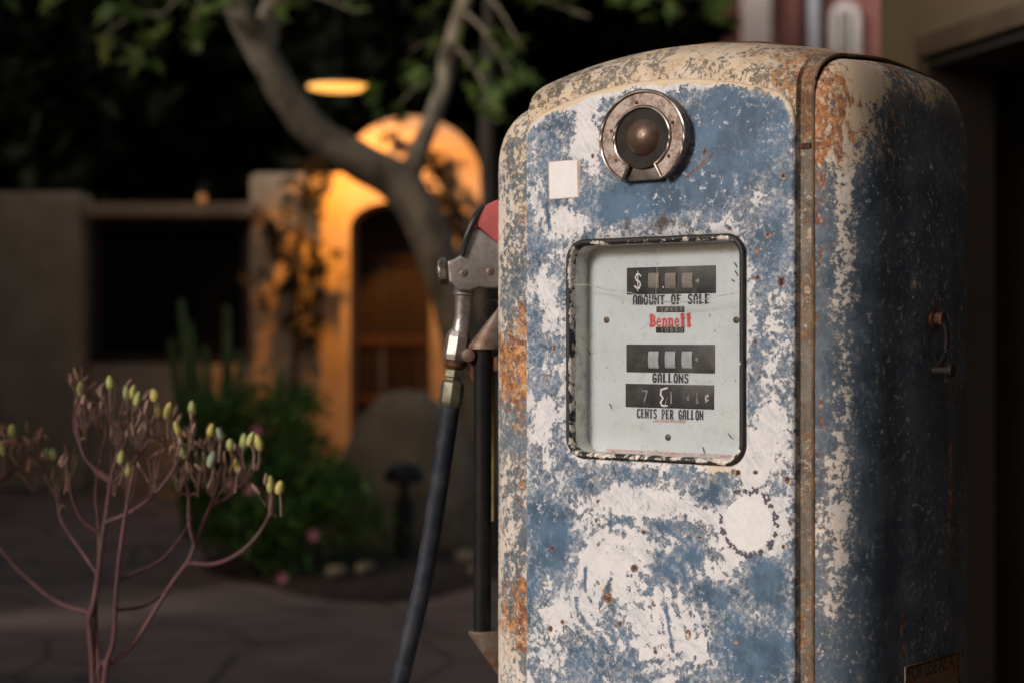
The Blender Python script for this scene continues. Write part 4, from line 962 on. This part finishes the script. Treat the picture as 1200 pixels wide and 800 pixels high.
# --- dial window: gasket, reveal, glass, plate
def rrect(cx, cz, hx_, hz_, r, n_=8):
    P_ = []
    for sx, sz, a0 in ((1, 1, 0), (-1, 1, 90), (-1, -1, 180), (1, -1, 270)):
        for i in range(n_ + 1):
            a = R(a0 + 90 * i / n_); P_.append((cx + sx * (hx_ - r) + r * math.cos(a), cz + sz * (hz_ - r) + r * math.sin(a)))
    return P_
def densify(P_, st=.004):
    out = []
    for i in range(len(P_)):
        a, b = P_[i], P_[(i + 1) % len(P_)]; L_ = math.hypot(b[0] - a[0], b[1] - a[1]); k = max(1, int(L_ / st))
        for j in range(k): out.append((a[0] + (b[0] - a[0]) * j / k, a[1] + (b[1] - a[1]) * j / k))
    return out
ringp = densify(rrect(WC.x, WC.y, WH.x, WH.y, WR)); n_ = len(ringp)
prof = [(.0004, .008), (.0004, .0005), (.002, -.002), (.0055, -.0026), (.0085, -.001), (.0095, .003), (.0095, .012)]
V = []; Fc = []; wa = []
for i, (inn, y) in enumerate(prof):
    for (x, z) in ringp:
        e = 1e-5; gx_, gz_ = (sdf(x + e, z) - sdf(x - e, z)) / (2 * e), (sdf(x, z + e) - sdf(x, z - e)) / (2 * e)
        V.append((x - gx_ * inn, y - .002, z - gz_ * inn))
        bw = -.12
        if z < WC.y - WH.y * .86: bw = .03
        if z > WC.y + WH.y * .9: bw = -.02
        if x < WC.x - WH.x * .9 and i >= 4: bw = .03
        if i <= 2: bw -= .09
        wa.append(bw)
    if i:
        for k in range(n_):
            k2 = (k + 1) % n_; Fc.append(((i - 1) * n_ + k, (i - 1) * n_ + k2, i * n_ + k2, i * n_ + k))
mesh_obj('window_gasket', V, Fc, M['gasket'], pump, attrs=dict(white=wa))
DP = .040                                                            # depth of the dial plate
inner = rrect(WC.x, WC.y, WH.x - .009, WH.y - .009, WR - .008)
n_ = len(inner); V = [(x, .0105, z) for x, z in inner] + [(x, DP, z) for x, z in inner]
mesh_obj('window_reveal', V, [(k, (k + 1) % n_, n_ + (k + 1) % n_, n_ + k) for k in range(n_)], M['reveal'], pump, sharp=60)
P_ = rrect(WC.x, WC.y, WH.x - .0088, WH.y - .0088, WR - .008)
V = [(x, .006, z) for x, z in P_] + [(x, .009, z) for x, z in P_]; n_ = len(P_)
glass = mesh_obj('window_glass', V, [tuple(range(n_)), tuple(range(2 * n_ - 1, n_ - 1, -1))] + [(k, (k + 1) % n_, n_ + (k + 1) % n_, n_ + k) for k in range(n_)], M['glass'], pump, smooth=False)
ck = MB()
for path, r_ in (([(669, 334), (690, 334), (712, 340), (738, 343), (765, 352), (790, 354), (812, 353), (838, 348), (868, 342)], .00055), ([(768, 350), (770, 320), (769, 300), (772, 284)], .0003), ([(745, 390), (760, 380), (778, 366), (790, 354)], .0003), ([(773, 498), (777, 482), (782, 465)], .0004)):
    ck.tube([(Lf(x, y, .0055)[0], .0056, Lf(x, y, .0055)[1]) for x, y in path], r_, 5, 4, .3)
ck.obj('glass_crack', M['crack'], glass)
mesh_obj('dial_plate', [(x, DP, z) for x, z in inner] + [(x, DP + .002, z) for x, z in inner], [tuple(range(n_))] + [(k, n_ + k, n_ + (k + 1) % n_, (k + 1) % n_) for k in range(n_)], M['dial'], pump, smooth=False)
dial = COL.objects[-1]
DL = lambda px, py, dy=0.0: Lf(px, py, DP - dy)
def prect(name, x0, y0, x1, y1, dy, mat, parent, th=.0012):
    (ax, az), (bx_, bz_) = DL(x0, (y0 + y1) / 2, dy), DL(x1, (y0 + y1) / 2, dy); zt, zb = DL((x0 + x1) / 2, y0, dy)[1], DL((x0 + x1) / 2, y1, dy)[1]
    bm = bmesh.new(); add_box(bm, ax, bx_, DP - dy - th, DP - dy + .0002, zb, zt, .0005); return bm_obj(name, bm, mat, parent)
def ribbon(V, Fc, pts, wd, y):
    n0 = len(pts)
    for i in range(n0 - 1):
        (x0, z0), (x1, z1_) = pts[i], pts[i + 1]; dx, dz = x1 - x0, z1_ - z0; L_ = math.hypot(dx, dz) or 1; nx_, nz_ = -dz / L_ * wd / 2, dx / L_ * wd / 2; ex, ez = dx / L_ * wd * .35, dz / L_ * wd * .35
        o_ = len(V); yy = y - .00002 * (i % 2)
        V += [(x0 + nx_ - ex, yy, z0 + nz_ - ez), (x1 + nx_ + ex, yy, z1_ + nz_ + ez), (x1 - nx_ + ex, yy, z1_ - nz_ + ez), (x0 - nx_ - ex, yy, z0 - nz_ - ez)]; Fc.append((o_, o_ + 1, o_ + 2, o_ + 3))
# heavy condensed capitals: strokes in a 1 x 1 cell, (points, weight)
GL = {'A': [([(.2, 0), (.2, .75), (.4, 1), (.65, 1), (.8, .8), (.8, 0)], 1), ([(.25, .35), (.8, .35)], .5)],
      'M': [([(.08, 0), (.08, .8), (.22, 1), (.4, .95), (.5, .7), (.5, 0)], 1), ([(.5, .75), (.65, 1), (.82, .95), (.92, .75), (.92, 0)], .9)],
      'O': [([(.2, .2), (.2, .8), (.4, 1), (.65, 1), (.8, .8), (.8, .2), (.65, 0), (.4, 0), (.2, .2)], 1)],
      'U': [([(.2, 1), (.2, .2), (.4, 0), (.65, 0), (.8, .2), (.8, 1)], 1)],
      'N': [([(.15, 0), (.15, 1)], 1.1), ([(.2, .95), (.8, .05)], .6), ([(.85, 0), (.85, 1)], .9)],
      'T': [([(.05, .95), (.95, .95)], .7), ([(.5, .95), (.5, 0)], 1.2)],
      'F': [([(.25, 0), (.25, 1)], 1.3), ([(.25, .95), (.9, .95)], .6), ([(.25, .55), (.75, .55)], .6)],
      'S': [([(.85, .9), (.6, 1), (.3, .95), (.2, .75), (.35, .55), (.7, .45), (.82, .25), (.7, .05), (.4, 0), (.15, .1)], .95)],
      'L': [([(.25, 1), (.25, .0)], 1.3), ([(.25, .06), (.9, .06)], .6)],
      'E': [([(.25, 0), (.25, 1)], 1.3), ([(.25, .95), (.88, .95)], .6), ([(.25, .5), (.75, .5)], .6), ([(.25, .05), (.88, .05)], .6)],
      'G': [([(.85, .85), (.6, 1), (.35, .95), (.2, .75), (.2, .2), (.4, 0), (.65, 0), (.82, .15), (.82, .45), (.55, .45)], 1)],
      'C': [([(.85, .85), (.6, 1), (.35, .95), (.2, .75), (.2, .2), (.4, 0), (.65, 0), (.85, .15)], 1.05)],
      'P': [([(.25, 0), (.25, 1)], 1.2), ([(.25, .95), (.65, .97), (.82, .8), (.8, .55), (.6, .42), (.25, .42)], .8)],
      'R': [([(.22, 0), (.22, 1)], 1.2), ([(.22, .95), (.62, .97), (.8, .8), (.75, .55), (.5, .47), (.25, .47)], .8), ([(.55, .45), (.82, 0)], .95)],
      'b_B': [([(.2, 0), (.2, 1)], 1.3), ([(.0, .97), (.55, .97), (.82, .82), (.75, .6), (.45, .52), (.2, .52)], .8), ([(.45, .52), (.85, .4), (.9, .2), (.65, .03), (.0, .03)], .9)],
      'e': [([(.22, .34), (.84, .38), (.78, .58), (.5, .68), (.24, .52), (.18, .26), (.36, .02), (.64, .0), (.86, .12)], .58)],
      'n': [([(.08, .64), (.22, .62), (.22, .0)], .85), ([(.08, .03), (.42, .03)], .5), ([(.28, .5), (.5, .66), (.74, .6), (.80, .4), (.80, .0)], .75), ([(.62, .03), (.95, .03)], .5)],
      't': [([(.45, 1.05), (.45, -.02)], 1.35), ([(.12, .96), (.45, 1.0)], .7), ([(.12, .70), (.86, .73)], .5), ([(.42, -.04), (.80, .06)], .6)],
      'l': [([(.4, 1.02), (.48, .9), (.48, -.05)], 1.3), ([(.15, 1.0), (.5, .98)], .7), ([(.3, -.1), (.7, -.04)], .6)],
      '$': [([(.85, .75), (.65, .86), (.35, .84), (.2, .68), (.35, .54), (.7, .46), (.82, .3), (.65, .14), (.35, .14), (.12, .25)], .62), ([(.5, 1.0), (.5, 0)], .4)],
      '¢': [([(.85, .72), (.6, .82), (.32, .74), (.18, .5), (.3, .24), (.6, .16), (.85, .28)], .6), ([(.78, 1.0), (.3, 0)], .4)],
      '7': [([(.15, .95), (.85, .95), (.45, 0)], .6)], '1': [([(.5, 1), (.5, 0)], .7)], '5': [([(.8, 1), (.3, 1), (.25, .55), (.65, .6), (.8, .3), (.6, .02), (.2, .05)], .6)],
      '0': [([(.2, .2), (.2, .8), (.5, 1), (.8, .8), (.8, .2), (.5, 0), (.2, .2)], .6)], '4': [([(.7, 0), (.7, 1), (.15, .35), (.9, .35)], .6)], '6': [([(.75, .95), (.35, .7), (.2, .3), (.5, 0), (.8, .25), (.55, .5), (.25, .4)], .6)], '8': [([(.5, .5), (.25, .75), (.5, 1), (.75, .75), (.5, .5), (.2, .25), (.5, 0), (.8, .25), (.5, .5)], .6)], ' ': []}
def lettering(name, text, x0, x1, yt, yb, mat, parent, wt=.30, dy=.0005, keys=None, slope=0.0):
    """letters spread between picture columns x0..x1 (measured on the dial plate), heights yt..yb"""
    (ax, az), (bx_, bz_) = DL(x0, (yt + yb) / 2, dy), DL(x1, (yt + yb) / 2, dy); zt, zb = DL((x0 + x1) / 2, yt, dy)[1], DL((x0 + x1) / 2, yb, dy)[1]
    V = []; Fc = []; ks = keys or list(text); cw = (bx_ - ax) / len(ks); h = zt - zb
    for i, ch in enumerate(ks):
        for s_i, (pts, wgt) in enumerate(GL[ch]):
            ribbon(V, Fc, [(ax + cw * (i + .06 + .88 * u_), zb + h * v_) for u_, v_ in pts], cw * wt * wgt, DP - dy - .0001 * (1 + s_i) - .00003 * (i % 3))
    return mesh_obj(name, V, Fc, mat, parent, False)
p1 = prect('counter_panel', 735, 312.5, 839, 344.5, .0, M['black'], dial); p2 = prect('counter_panel', 734.5, 403.5, 838, 436.5, 0, M['black'], dial); p3 = prect('counter_panel', 733.5, 450, 837, 478, 0, M['black'], dial)
p4 = prect('counter_panel', 769.5, 359, 802, 366, 0, M['black'], dial); p5 = prect('counter_panel', 769, 383, 802, 390, 0, M['black'], dial)
def wheel(x0, y0, x1, y1, mat, parent):                              # a number drum showing through its slot
    (ax, az), (bx_, bz_) = DL(x0, (y0 + y1) / 2), DL(x1, (y0 + y1) / 2); zt, zb = DL((x0 + x1) / 2, y0)[1], DL((x0 + x1) / 2, y1)[1]
    V = []; Fc = []
    for i in range(9):
        a = -1 + 2 * i / 8; z = (zt + zb) / 2 + (zt - zb) / 2 * a; y = DP - .0014 - .0022 * math.sqrt(max(0, 1 - a * a * .95)); V += [(ax, y, z), (bx_, y, z), (ax, DP - .001, z), (bx_, DP - .001, z)]
        if i: o_ = 4 * (i - 1); Fc += [(o_, o_ + 1, o_ + 5, o_ + 4), (o_, o_ + 4, o_ + 6, o_ + 2), (o_ + 1, o_ + 3, o_ + 7, o_ + 5)]
    return mesh_obj('number_wheel', V, Fc, mat, parent, sharp=50)
for k in range(3):
    wheel(761 + 19.7 * k, 320, 773.5 + 19.7 * k, 337.5, M['wheel_dark'], p1); wheel(761 + 19.6 * k, 411.5, 773 + 19.6 * k, 431, M['wheel_pale'], p2)
lettering('currency_mark', '$', 742, 753, 318, 341, M['white_mark'], p1, .22, .0018)
def tri(px, py, s_, parent):
    x, z = DL(px, py, .0018); k = s_ * 2.7 / F; mesh_obj('pointer_mark', [(x - k, DP - .0018, z), (x + k * .8, DP - .0018, z - k), (x + k * .8, DP - .0018, z + k)], [(0, 1, 2)], M['grey_mark'], parent, False)
tri(817, 329, 3, p1); tri(816, 421, 3, p2)
x, z = DL(777, 336.5, .0018); mesh_obj('decimal_point', [(x + .0013 * math.cos(a), DP - .0018, z + .0013 * math.sin(a)) for a in np.linspace(0, 6.28, 9)[:-1]], [tuple(range(8))], M['white_mark'], p1, False)
lettering('price_digit', '7', 751, 760, 457, 470, M['grey_mark'], p3, .26, .0018); lettering('price_digit', '1', 783, 790, 459, 472, M['grey_mark'], p3, .3, .0018)
V = []; Fc = []; ribbon(V, Fc, [DL(x, y, .0022) for x, y in ((782, 454), (775, 456), (774, 462), (777, 466), (774, 471), (776, 475), (782, 475))], .0026, DP - .0022); mesh_obj('peeling_wheel_edge', V, Fc, M['white_mark'], p3, False)
lettering('price_digit', '1', 814.5, 819, 460, 467, M['grey_mark'], p3, .3, .0018); lettering('price_digit', '5', 814.5, 819.5, 467.5, 472, M['grey_mark'], p3, .3, .0018); lettering('price_digit', '6', 804, 808.5, 463, 469, M['grey_mark'], p3, .3, .0018)
lettering('cent_mark', '¢', 825, 831.5, 461, 471, M['white_mark'], p3, .24, .0018)
lettering('counter_digits', '14655', 773, 801, 360.3, 364.8, M['grey_mark'], p4, .2, .0018); lettering('counter_digits', '10850', 773, 801, 384.3, 388.8, M['grey_mark'], p5, .2, .0018)
lettering('dial_lettering', 'AMOUNT OF SALE', 741, 832, 346, 356, M['letter'], dial, .29)
lettering('dial_lettering', 'GALLONS', 764, 807.5, 438, 447.5, M['letter'], dial, .29)
lettering('dial_lettering', 'CENTS PER GALLON', 746, 824.5, 480, 490, M['letter'], dial, .29)
lettering('maker_lettering', '', 761.5, 811, 369, 382, M['red_letter'], dial, .36, keys=['b_B', 'e', 'n', 'n', 'e', 't', 't'])
def text_mesh(name, s_, width, mat, parent, mtx, squash=1.0, bold=0.0):
    cu = bpy.data.curves.new(name, 'FONT'); cu.body = s_; cu.size = 1; cu.offset = bold
    to = bpy.data.objects.new(name, cu); COL.objects.link(to); dg = bpy.context.evaluated_depsgraph_get(); me = bpy.data.meshes.new_from_object(to.evaluated_get(dg)); COL.objects.unlink(to); bpy.data.objects.remove(to)
    xs_ = [v.co.x for v in me.vertices]; w_ = max(xs_) - min(xs_); k = width / w_; x0_ = min(xs_)
    for v in me.vertices: v.co = mtx @ Vector(((v.co.x - x0_) * k, 0, v.co.y * k * squash))
    me.materials.clear(); me.materials.append(mat); return link(bpy.data.objects.new(name, me), parent)
def dial_text(s_, x0, x1, yb, mat, squash=1.0, bold=.02):
    (ax, az), (bx_, bz_) = DL(x0, yb), DL(x1, yb); text_mesh('small_lettering', s_, bx_ - ax, mat, dial, Matrix.Translation((ax, DP - .0007, DL((x0 + x1) / 2, yb)[1])), squash, bold)
dial_text('ALL TAXES INCLUDED', 767, 804, 494.5, M['pale_red'], 1.15); dial_text('ESTIMATED DELIVERY ONLY 7 GALLONS PER MINUTE TO FULL CAPACITY PER MINUTE', 711, 858, 533, M['pale_red'], 1.3)
for px, py in ((711, 375), (863, 375), (783, 512)):
    x, z = DL(px, py); MB().add(lathe([(.0048, 0), (.0046, .0016), (.0026, .0024), (.0004, .0025)], align(Vector((x, DP, z)), (0, -1, 0)), 16)).obj('dial_screw', M['cup2'], dial)
# dead flies and flakes lying at the glass
V = []; Fc = []
for (xa, ya), (xb, yb) in (((854, 508), (858, 513)), ((861, 308), (864, 313)), ((862, 318), (865, 323)), ((858, 328), (861, 330)), ((715, 473), (717, 478)), ((678, 328), (683, 330)), ((690, 412), (692, 415)), ((824, 524), (826, 530))):
    ribbon(V, Fc, [DL(xa, ya), DL(xb, yb)], .0022, DP - .0009)
mesh_obj('dirt_flake', V, Fc, M['ink'], dial, False)

# --- horseshoe lamp ring on the door
lx, lz = Lf(753, 161.5, -.020)
lmp = thing('x', None, None); bpy.data.objects.remove(lmp)
def horseshoe(r_in, r_out, y0, y1, gap, sx=1.10):
    V = []; Fc = []; a0, a1 = -90 + gap, 270 - gap; n_ = 56
    for j, y in enumerate((y0, y1)):
        for i in range(n_ + 1):
            a = R(a0 + (a1 - a0) * i / n_); 
            for r in (r_in, r_out): V.append((lx + r * sx * math.cos(a), y, lz + r * math.sin(a)))
    K = 2 * (n_ + 1)
    for i in range(n_):
        a = 2 * i; Fc += [(a, a + 2, a + 3, a + 1), (K + a, K + a + 1, K + a + 3, K + a + 2), (a + 1, a + 3, K + a + 3, K + a + 1), (a, K + a, K + a + 2, a + 2)]
    for a in (0, 2 * n_): Fc.append((a, a + 1, K + a + 1, K + a))
    return V, Fc
V, Fc = horseshoe(.0440, .0660, -.021, .002, 27); ringo = mesh_obj('lamp_ring', V, Fc, M['ring'], pump, sharp=40)
mb = MB()
for r in (.0440, .0662):
    mb.tube([(lx + r * 1.10 * math.cos(a), -.0215, lz + r * math.sin(a)) for a in [R(-62 + 304 * i / 48) for i in range(49)]], .0028, 8, 1)
for sg in (-1, 1):
    a = R(-90 + 28 * sg); mb.tube([(lx + r * 1.10 * math.cos(a), -.0215, lz + r * math.sin(a)) for r in (.0440, .0662)], .0026, 8, 1)
mb.obj('ring_edge', M['chrome'], ringo)
mb = MB()
for a in (100, 165, 20, 215, 325): mb.add(lathe([(.0028, 0), (.0024, .0012), (.0004, .0016)], align(Vector((lx + .051 * 1.1 * math.cos(R(a)), -.021, lz + .051 * math.sin(R(a)))), (0, -1, 0)), 12))
mb.obj('rivet', M['rust'], ringo)
bm = bmesh.new(); add_box(bm, lx - .029, lx + .029, -.016, .0, lz - .061, lz - .040, .003); bm_obj('ring_foot', bm, M['cup2'], ringo)
mm = align(Vector((lx, 0, lz)), (0, -1, 0)) @ Matrix.Diagonal((1.08, 1, 1, 1))
MB().add(lathe([(.0440, .0205), (.0425, .019), (.0405, .004), (.040, .003), (.001, .003)], mm, 48)).obj('lamp_cup', M['cup'], ringo)
MB().add(lathe([(.029, .002), (.0305, .006)] + [(.0305 * math.cos(R(a)), .008 + .0265 * math.sin(R(a))) for a in range(0, 90, 9)] + [(.0005, .0345)], mm, 48)).obj('lamp_dome', M['dome'], ringo)
# --- stickers
def door_y(x, z): return -.0035 * (1 - (x / DW) ** 2) - .0012 * mnoise.noise(Vector((x * 6, z * 6, 3)))
def decal(name, P_, mat, lift=.0009, parent=pump):
    n_ = len(P_); cx_, cz_ = sum(p[0] for p in P_) / n_, sum(p[1] for p in P_) / n_
    V = [(x, door_y(x, z) - lift, z) for x, z in P_] + [(cx_, door_y(cx_, cz_) - lift, cz_)] + [(x, door_y(x, z) + .002, z) for x, z in P_]
    return mesh_obj(name, V, [(k, (k + 1) % n_, n_) for k in range(n_)] + [(k, n_ + 1 + k, n_ + 1 + (k + 1) % n_, (k + 1) % n_) for k in range(n_)], mat, parent, False)
# (blank white sticker below left of the ring)
decal('sticker_edge_shadow', densify([Lf(643.3, 189.3), Lf(682.5, 187.2), Lf(680.5, 231.8), Lf(644, 234.6)], .01), M['edge_shadow'], .0004)  # tan underlay draws the sticker's outline and its shadow at the right
decal('sticker', densify([Lf(644.5, 190.5), Lf(678, 188), Lf(679, 231), Lf(645, 233.5)], .01), M['sticker'])['label'] = 'blank white rectangular sticker'
bm = bmesh.new()
cq = Lf(878, 613)
P_ = [(cq[0] + .0385 * (1 + .03 * math.sin(5 * a) + .02 * math.sin(11 * a)) * math.cos(a), cq[1] + .0375 * (1 + .03 * math.sin(4 * a + 1)) * math.sin(a)) for a in np.linspace(0, 2 * math.pi, 41)[:-1]]
disc = decal('sticker', P_, M['old_paper'], .0007); disc['label'] = 'round scraped sticker with a ring of broken lettering'
V = []; Fc = []
for i in range(30):
    a = 2 * math.pi * i / 30 + rng.normal() * .04
    if 2.0 < a < 3.0: continue
    for k in range(2):
        r0 = .0425 + rng.random() * .003 + .001 * k; l_ = .0045 + rng.random() * .0035; da = rng.normal() * .05
        x0, z0 = cq[0] + r0 * math.cos(a + da), cq[1] + r0 * .99 * math.sin(a + da); tn = rng.random() * 3.14
        ribbon(V, Fc, [(x0, z0), (x0 + l_ * .6 * math.cos(tn), z0 + l_ * .6 * math.sin(tn)), (x0 + l_ * .5 * math.cos(tn + 1.2), z0 + l_ * .9 * math.sin(tn + 1.2))], .0021 + .0010 * rng.random(), door_y(x0, z0) - .0013)
mesh_obj('lettering_fragment', V, Fc, M['ink'], disc, False)

# --- reset crank on the side, printed plate
y_, z_ = Ls(1095, 374, .337); xw = .3355
MB().add(lathe([(.017, 0), (.016, .004), (.010, .006), (.009, .016), (.001, .017)], align(Vector((xw, y_, z_)), (1, 0, 0)), 24)).obj('crank_boss', M['rust'], pump)
y2, z2 = Ls(1096, 434, .352)
MB().tube([(xw + .014, y_, z_), (xw + .019, y_ + .002, z_ - .02), (xw + .017, y_, z_ - .05), (xw + .016, y2, z2)], [.005, .004, .0036, .004], 10, 4).obj('crank_arm', M['cup'], pump)
MB().add(lathe([(.005, 0), (.0065, .004), (.0055, .018), (.008, .022), (.0085, .030), (.001, .034)], align(Vector((xw + .012, y2, z2)), (1, .05, 0)), 16)).obj('crank_handle', M['cup'], pump)
ya, za = Ls(1060, 781, .337); yb_, zb_ = Ls(1123, 772, .337)
bm = bmesh.new(); add_box(bm, xw + .001, xw + .0025, ya, yb_, za - .085, za, .0006); plate = bm_obj('notice_plate', bm, M['plate'], pump); plate['label'] = 'rusty printed metal notice plate'
bm = bmesh.new(); 
for b in ((ya, yb_, za - .0035, za), (ya, ya + .0035, za - .085, za - .0036), (yb_ - .0035, yb_, za - .085, za - .0036)): add_box(bm, xw + .0026, xw + .0036, b[0], b[1], b[2], b[3])
bm_obj('plate_border', bm, M['rust'], plate, False)
mt = Matrix.Translation((xw + .0029, ya + .010, za - .020)) @ Matrix.Rotation(R(90), 4, 'Z')
text_mesh('plate_lettering', 'FOR USE AS A', (yb_ - ya) * .84, M['letter'], plate, mt, 1.25, .01)
for q in (ya + .008, yb_ - .008): MB().add(lathe([(.003, 0), (.0025, .0012), (.0004, .0016)], align(Vector((xw + .0026, q, za - .008)), (1, 0, 0)), 12)).obj('plate_rivet', M['rust'], plate)

# --- hose guide tube with its two brackets on the left side
def cone_bracket(name, py_apex, py_base, flip):
    # half cone: apex on the pump's side wall, wide open end around the tube
    Z0 = 2.90; ap = to_local(W(586, py_apex, Z0)); c0 = to_local(W(568, py_base, Z0)); V = []; Fc = []; n_ = 24; ax = Vector((1, 0, 0))
    rx, ry = .0255, .022
    for k in range(n_):
        a = 2 * math.pi * k / n_; d = Vector((CT * rx * math.cos(a) - ST * ry * math.sin(a), ST * rx * math.cos(a) + CT * ry * math.sin(a), 0))
        V += [c0 + d, c0 + d + Vector((0, 0, .006 * flip)), ap + d * .16 + Vector((0, 0, 0)), c0 + d * .72]
    for k in range(n_):
        a, b = 4 * k, 4 * ((k + 1) % n_); Fc += [(a, b, b + 1, a + 1), (a + 1, b + 1, b + 2, a + 2), (a, a + 3, b + 3, b)]
    Fc.append(tuple(4 * k + 2 for k in range(n_))); Fc.append(tuple(4 * k + 3 for k in range(n_)))
    return mesh_obj(name, V, Fc, M['bracket'], pump, sharp=50)
cone_bracket('tube_bracket', 361, 409, 1); cone_bracket('tube_bracket', 790, 738, -1)
MB().tube([to_local(W(565.5, 408, 2.90)), to_local(W(565.5, 560, 2.90)), to_local(W(565, 740, 2.90))], .0140, 18, 2).obj('guide_tube', M['tube'], pump)
MB().tube([to_local(W(577, 418, 2.96)), to_local(W(577.5, 520, 2.96)), to_local(W(577.5, 610, 2.96))], .0042, 10, 2).obj('side_conduit', M['yellow'], pump)
MB().tube([to_local(W(578 + 11 * math.cos(a), 366 + 15 * math.sin(a), 2.93)) for a in np.linspace(0, 2 * math.pi, 25)], .0016, 6, 1, cap=False).obj('hook_ring', M['chrome'], pump)
bm = bmesh.new(); q = to_local(W(590, 420, 2.9)); add_box(bm, q.x - .02, q.x + .05, q.y - .012, q.y + .012, q.z - .02, q.z + .004, .003); bm_obj('bracket_lug', bm, M['rust'], pump)

# ------------------------------------------------------------------ nozzle and hose
NZ = 2.91
nb = W(534, 430, NZ)
noz = thing('fuel_nozzle', 'grey cast metal fuel nozzle with a red cap hung on the pump side', 'fuel nozzle', (nb.x, nb.y, nb.z))
no = Vector(nb)
def Nq(px, py, dz=0.0): return W(px, py, NZ + dz) - no
def slab(name, outline, th, bev, mat, dz=0.0, parent=noz):
    bm = bmesh.new(); vs = [bm.verts.new(Nq(x, y, dz - th / 2)) for x, y in outline]; f = bm.faces.new(vs)
    r = bmesh.ops.extrude_face_region(bm, geom=[f]); bmesh.ops.translate(bm, verts=[v for v in r['geom'] if isinstance(v, bmesh.types.BMVert)], vec=(0, th, 0))
    bmesh.ops.recalc_face_normals(bm, faces=bm.faces[:]); bmesh.ops.bevel(bm, geom=bm.edges[:], offset=bev, segments=4, affect='EDGES', profile=.5, clamp_overlap=True)
    return bm_obj(name, bm, mat, parent, sharp=60)
body = slab('nozzle_body', [(533, 303), (541, 298), (547, 282), (554, 265), (566, 270), (580, 282), (604, 292), (612, 318), (602, 334), (580, 338), (560, 337), (552, 341), (537, 341), (531, 334), (526, 331), (524, 306)], .046, .012, M['alu'])
MB().add(lathe([(.0005, -.002), (.017, -.002), (.0185, .0), (.019, .010), (.016, .016), (.0155, .034)], align(Nq(515, 318), (1, 0, 0.02)), 24)).obj('end_cap', M['alu'], noz)
bm = bmesh.new(); bmesh.ops.create_cone(bm, cap_ends=True, segments=6, radius1=.0225, radius2=.0225, depth=.013); bmesh.ops.bevel(bm, geom=bm.edges[:], offset=.002, segments=2, affect='EDGES'); bm.transform(align(Nq(519.5, 318), (1, 0, .02))); bm_obj('end_nut', bm, M['brass'], noz)
MB().tube([Nq(544.5, 330), Nq(543.5, 350), Nq(542, 372), Nq(540, 390)], [.0175, .0145, .0125, .0155], 20, 4).obj('nozzle_handle', M['alu'], noz)
d = (Nq(533, 424) - Nq(538.5, 388)).normalized()
MB().add(lathe([(.013, 0), (.016, .004), (.0195, .012), (.0200, .040), (.0185, .048), (.012, .050)], align(Nq(538.5, 386), d), 8)).obj('swivel_block', M['alu'], noz)
COL.objects[-1].data.polygons.foreach_set('use_smooth', [False] * len(COL.objects[-1].data.polygons))
MB().add(lathe([(.015, 0), (.0195, .003), (.0185, .010), (.014, .014)], align(Nq(533.8, 421), d), 24)).obj('rusted_collar', M['rust'], noz)
MB().tube([Nq(541, 300, -.026), Nq(545, 284, -.028), Nq(551, 268, -.028), Nq(558, 252, -.026), Nq(566, 242, -.022)], .0048, 8, 3).obj('lever_guard', M['bollard'], noz)
slab('cap_cover', [(557, 258), (562, 248), (570, 240), (582, 234), (604, 232), (612, 250), (610, 300), (594, 290), (580, 283), (566, 270), (555.5, 264)], .052, .008, M['redcap'], 0)
MB().add(lathe([(.0105, -.006), (.0115, 0), (.010, .006), (.004, .008)], align(Nq(549, 416, -.02), (0, -1, 0)), 18)).obj('pivot_bolt', M['bracket'], noz)
MB().tube([Nq(548, 412, -.008), Nq(552, 424, -.004), Nq(556, 440, 0), Nq(561, 450, .012)], [.008, .007, .007, .006], 8, 3).obj('latch_arm', M['rust'], noz)
MB().tube([Nq(548, 430, -.002), Nq(566, 430, .0), Nq(590, 432, 0)], .005, 8, 2).obj('hang_pin', M['rust'], noz)
MB().add(lathe([(.0155, -.003), (.0172, -.001), (.0172, .002), (.0155, .004)], align(Nq(543.8, 344), (Nq(542, 372) - Nq(544, 344)).normalized()), 24)).obj('grip_ring', M['alu'], noz)
for q_ in ((574, 318), (543, 320)): MB().add(lathe([(.0062, -.001), (.006, .0018), (.0045, .0028), (.0015, .0028), (.001, .0015)], align(Nq(*q_, -.023), (0, -1, 0)), 6)).obj('cover_bolt', M['bracket'], noz)
# embossed marks on the grip
mt = Matrix.Translation(Nq(541.0, 380, -.0150)) @ Matrix.Rotation(R(-86), 4, 'Y')
text_mesh('embossed_lettering', 'PAT. 2052110', .040, M['bracket'], noz, mt, 1.2, .0)
# hose
hose = thing('fuel_hose', 'long navy blue rubber fuel hose hanging from the nozzle', 'hose', (nb.x, nb.y, 0)); ho = Vector((nb.x, nb.y, 0))
Hq = lambda px, py, dz=0.0: W(px, py, NZ + dz) - ho
hd_ = (Hq(527, 480) - Hq(533, 434)).normalized()
MB().tube([Hq(528.5, 470), Hq(526, 490), Hq(518, 545), Hq(508, 610), Hq(496, 680, -.01), Hq(481, 745, -.02), Hq(468, 800, -.03), Hq(445, 900, -.05), Hq(432, 1000, -.08), Hq(440, 1080, -.1), Hq(480, 1150, -.1), Hq(550, 1165, -.05), Hq(640, 1120, .05)], .0148, 20, 5).obj('hose_line', M['hose'], hose)
MB().add(lathe([(.012, 0), (.0155, .002), (.0160, .012), (.0135, .015), (.0135, .017)], align(Hq(533.2, 432), hd_), 6)).obj('coupling_nut', M['brass'], hose)
MB().add(lathe([(.0135, 0), (.018, .004), (.0188, .012), (.0188, .034), (.0165, .041), (.015, .043)], align(Hq(531.3, 445), hd_), 8)).obj('ferrule', M['brass'], hose)
for nm in ('coupling_nut', 'ferrule'):
    for o in hose.children:
        if o.name.startswith(nm): o.data.set_sharp_from_angle(angle=R(25))
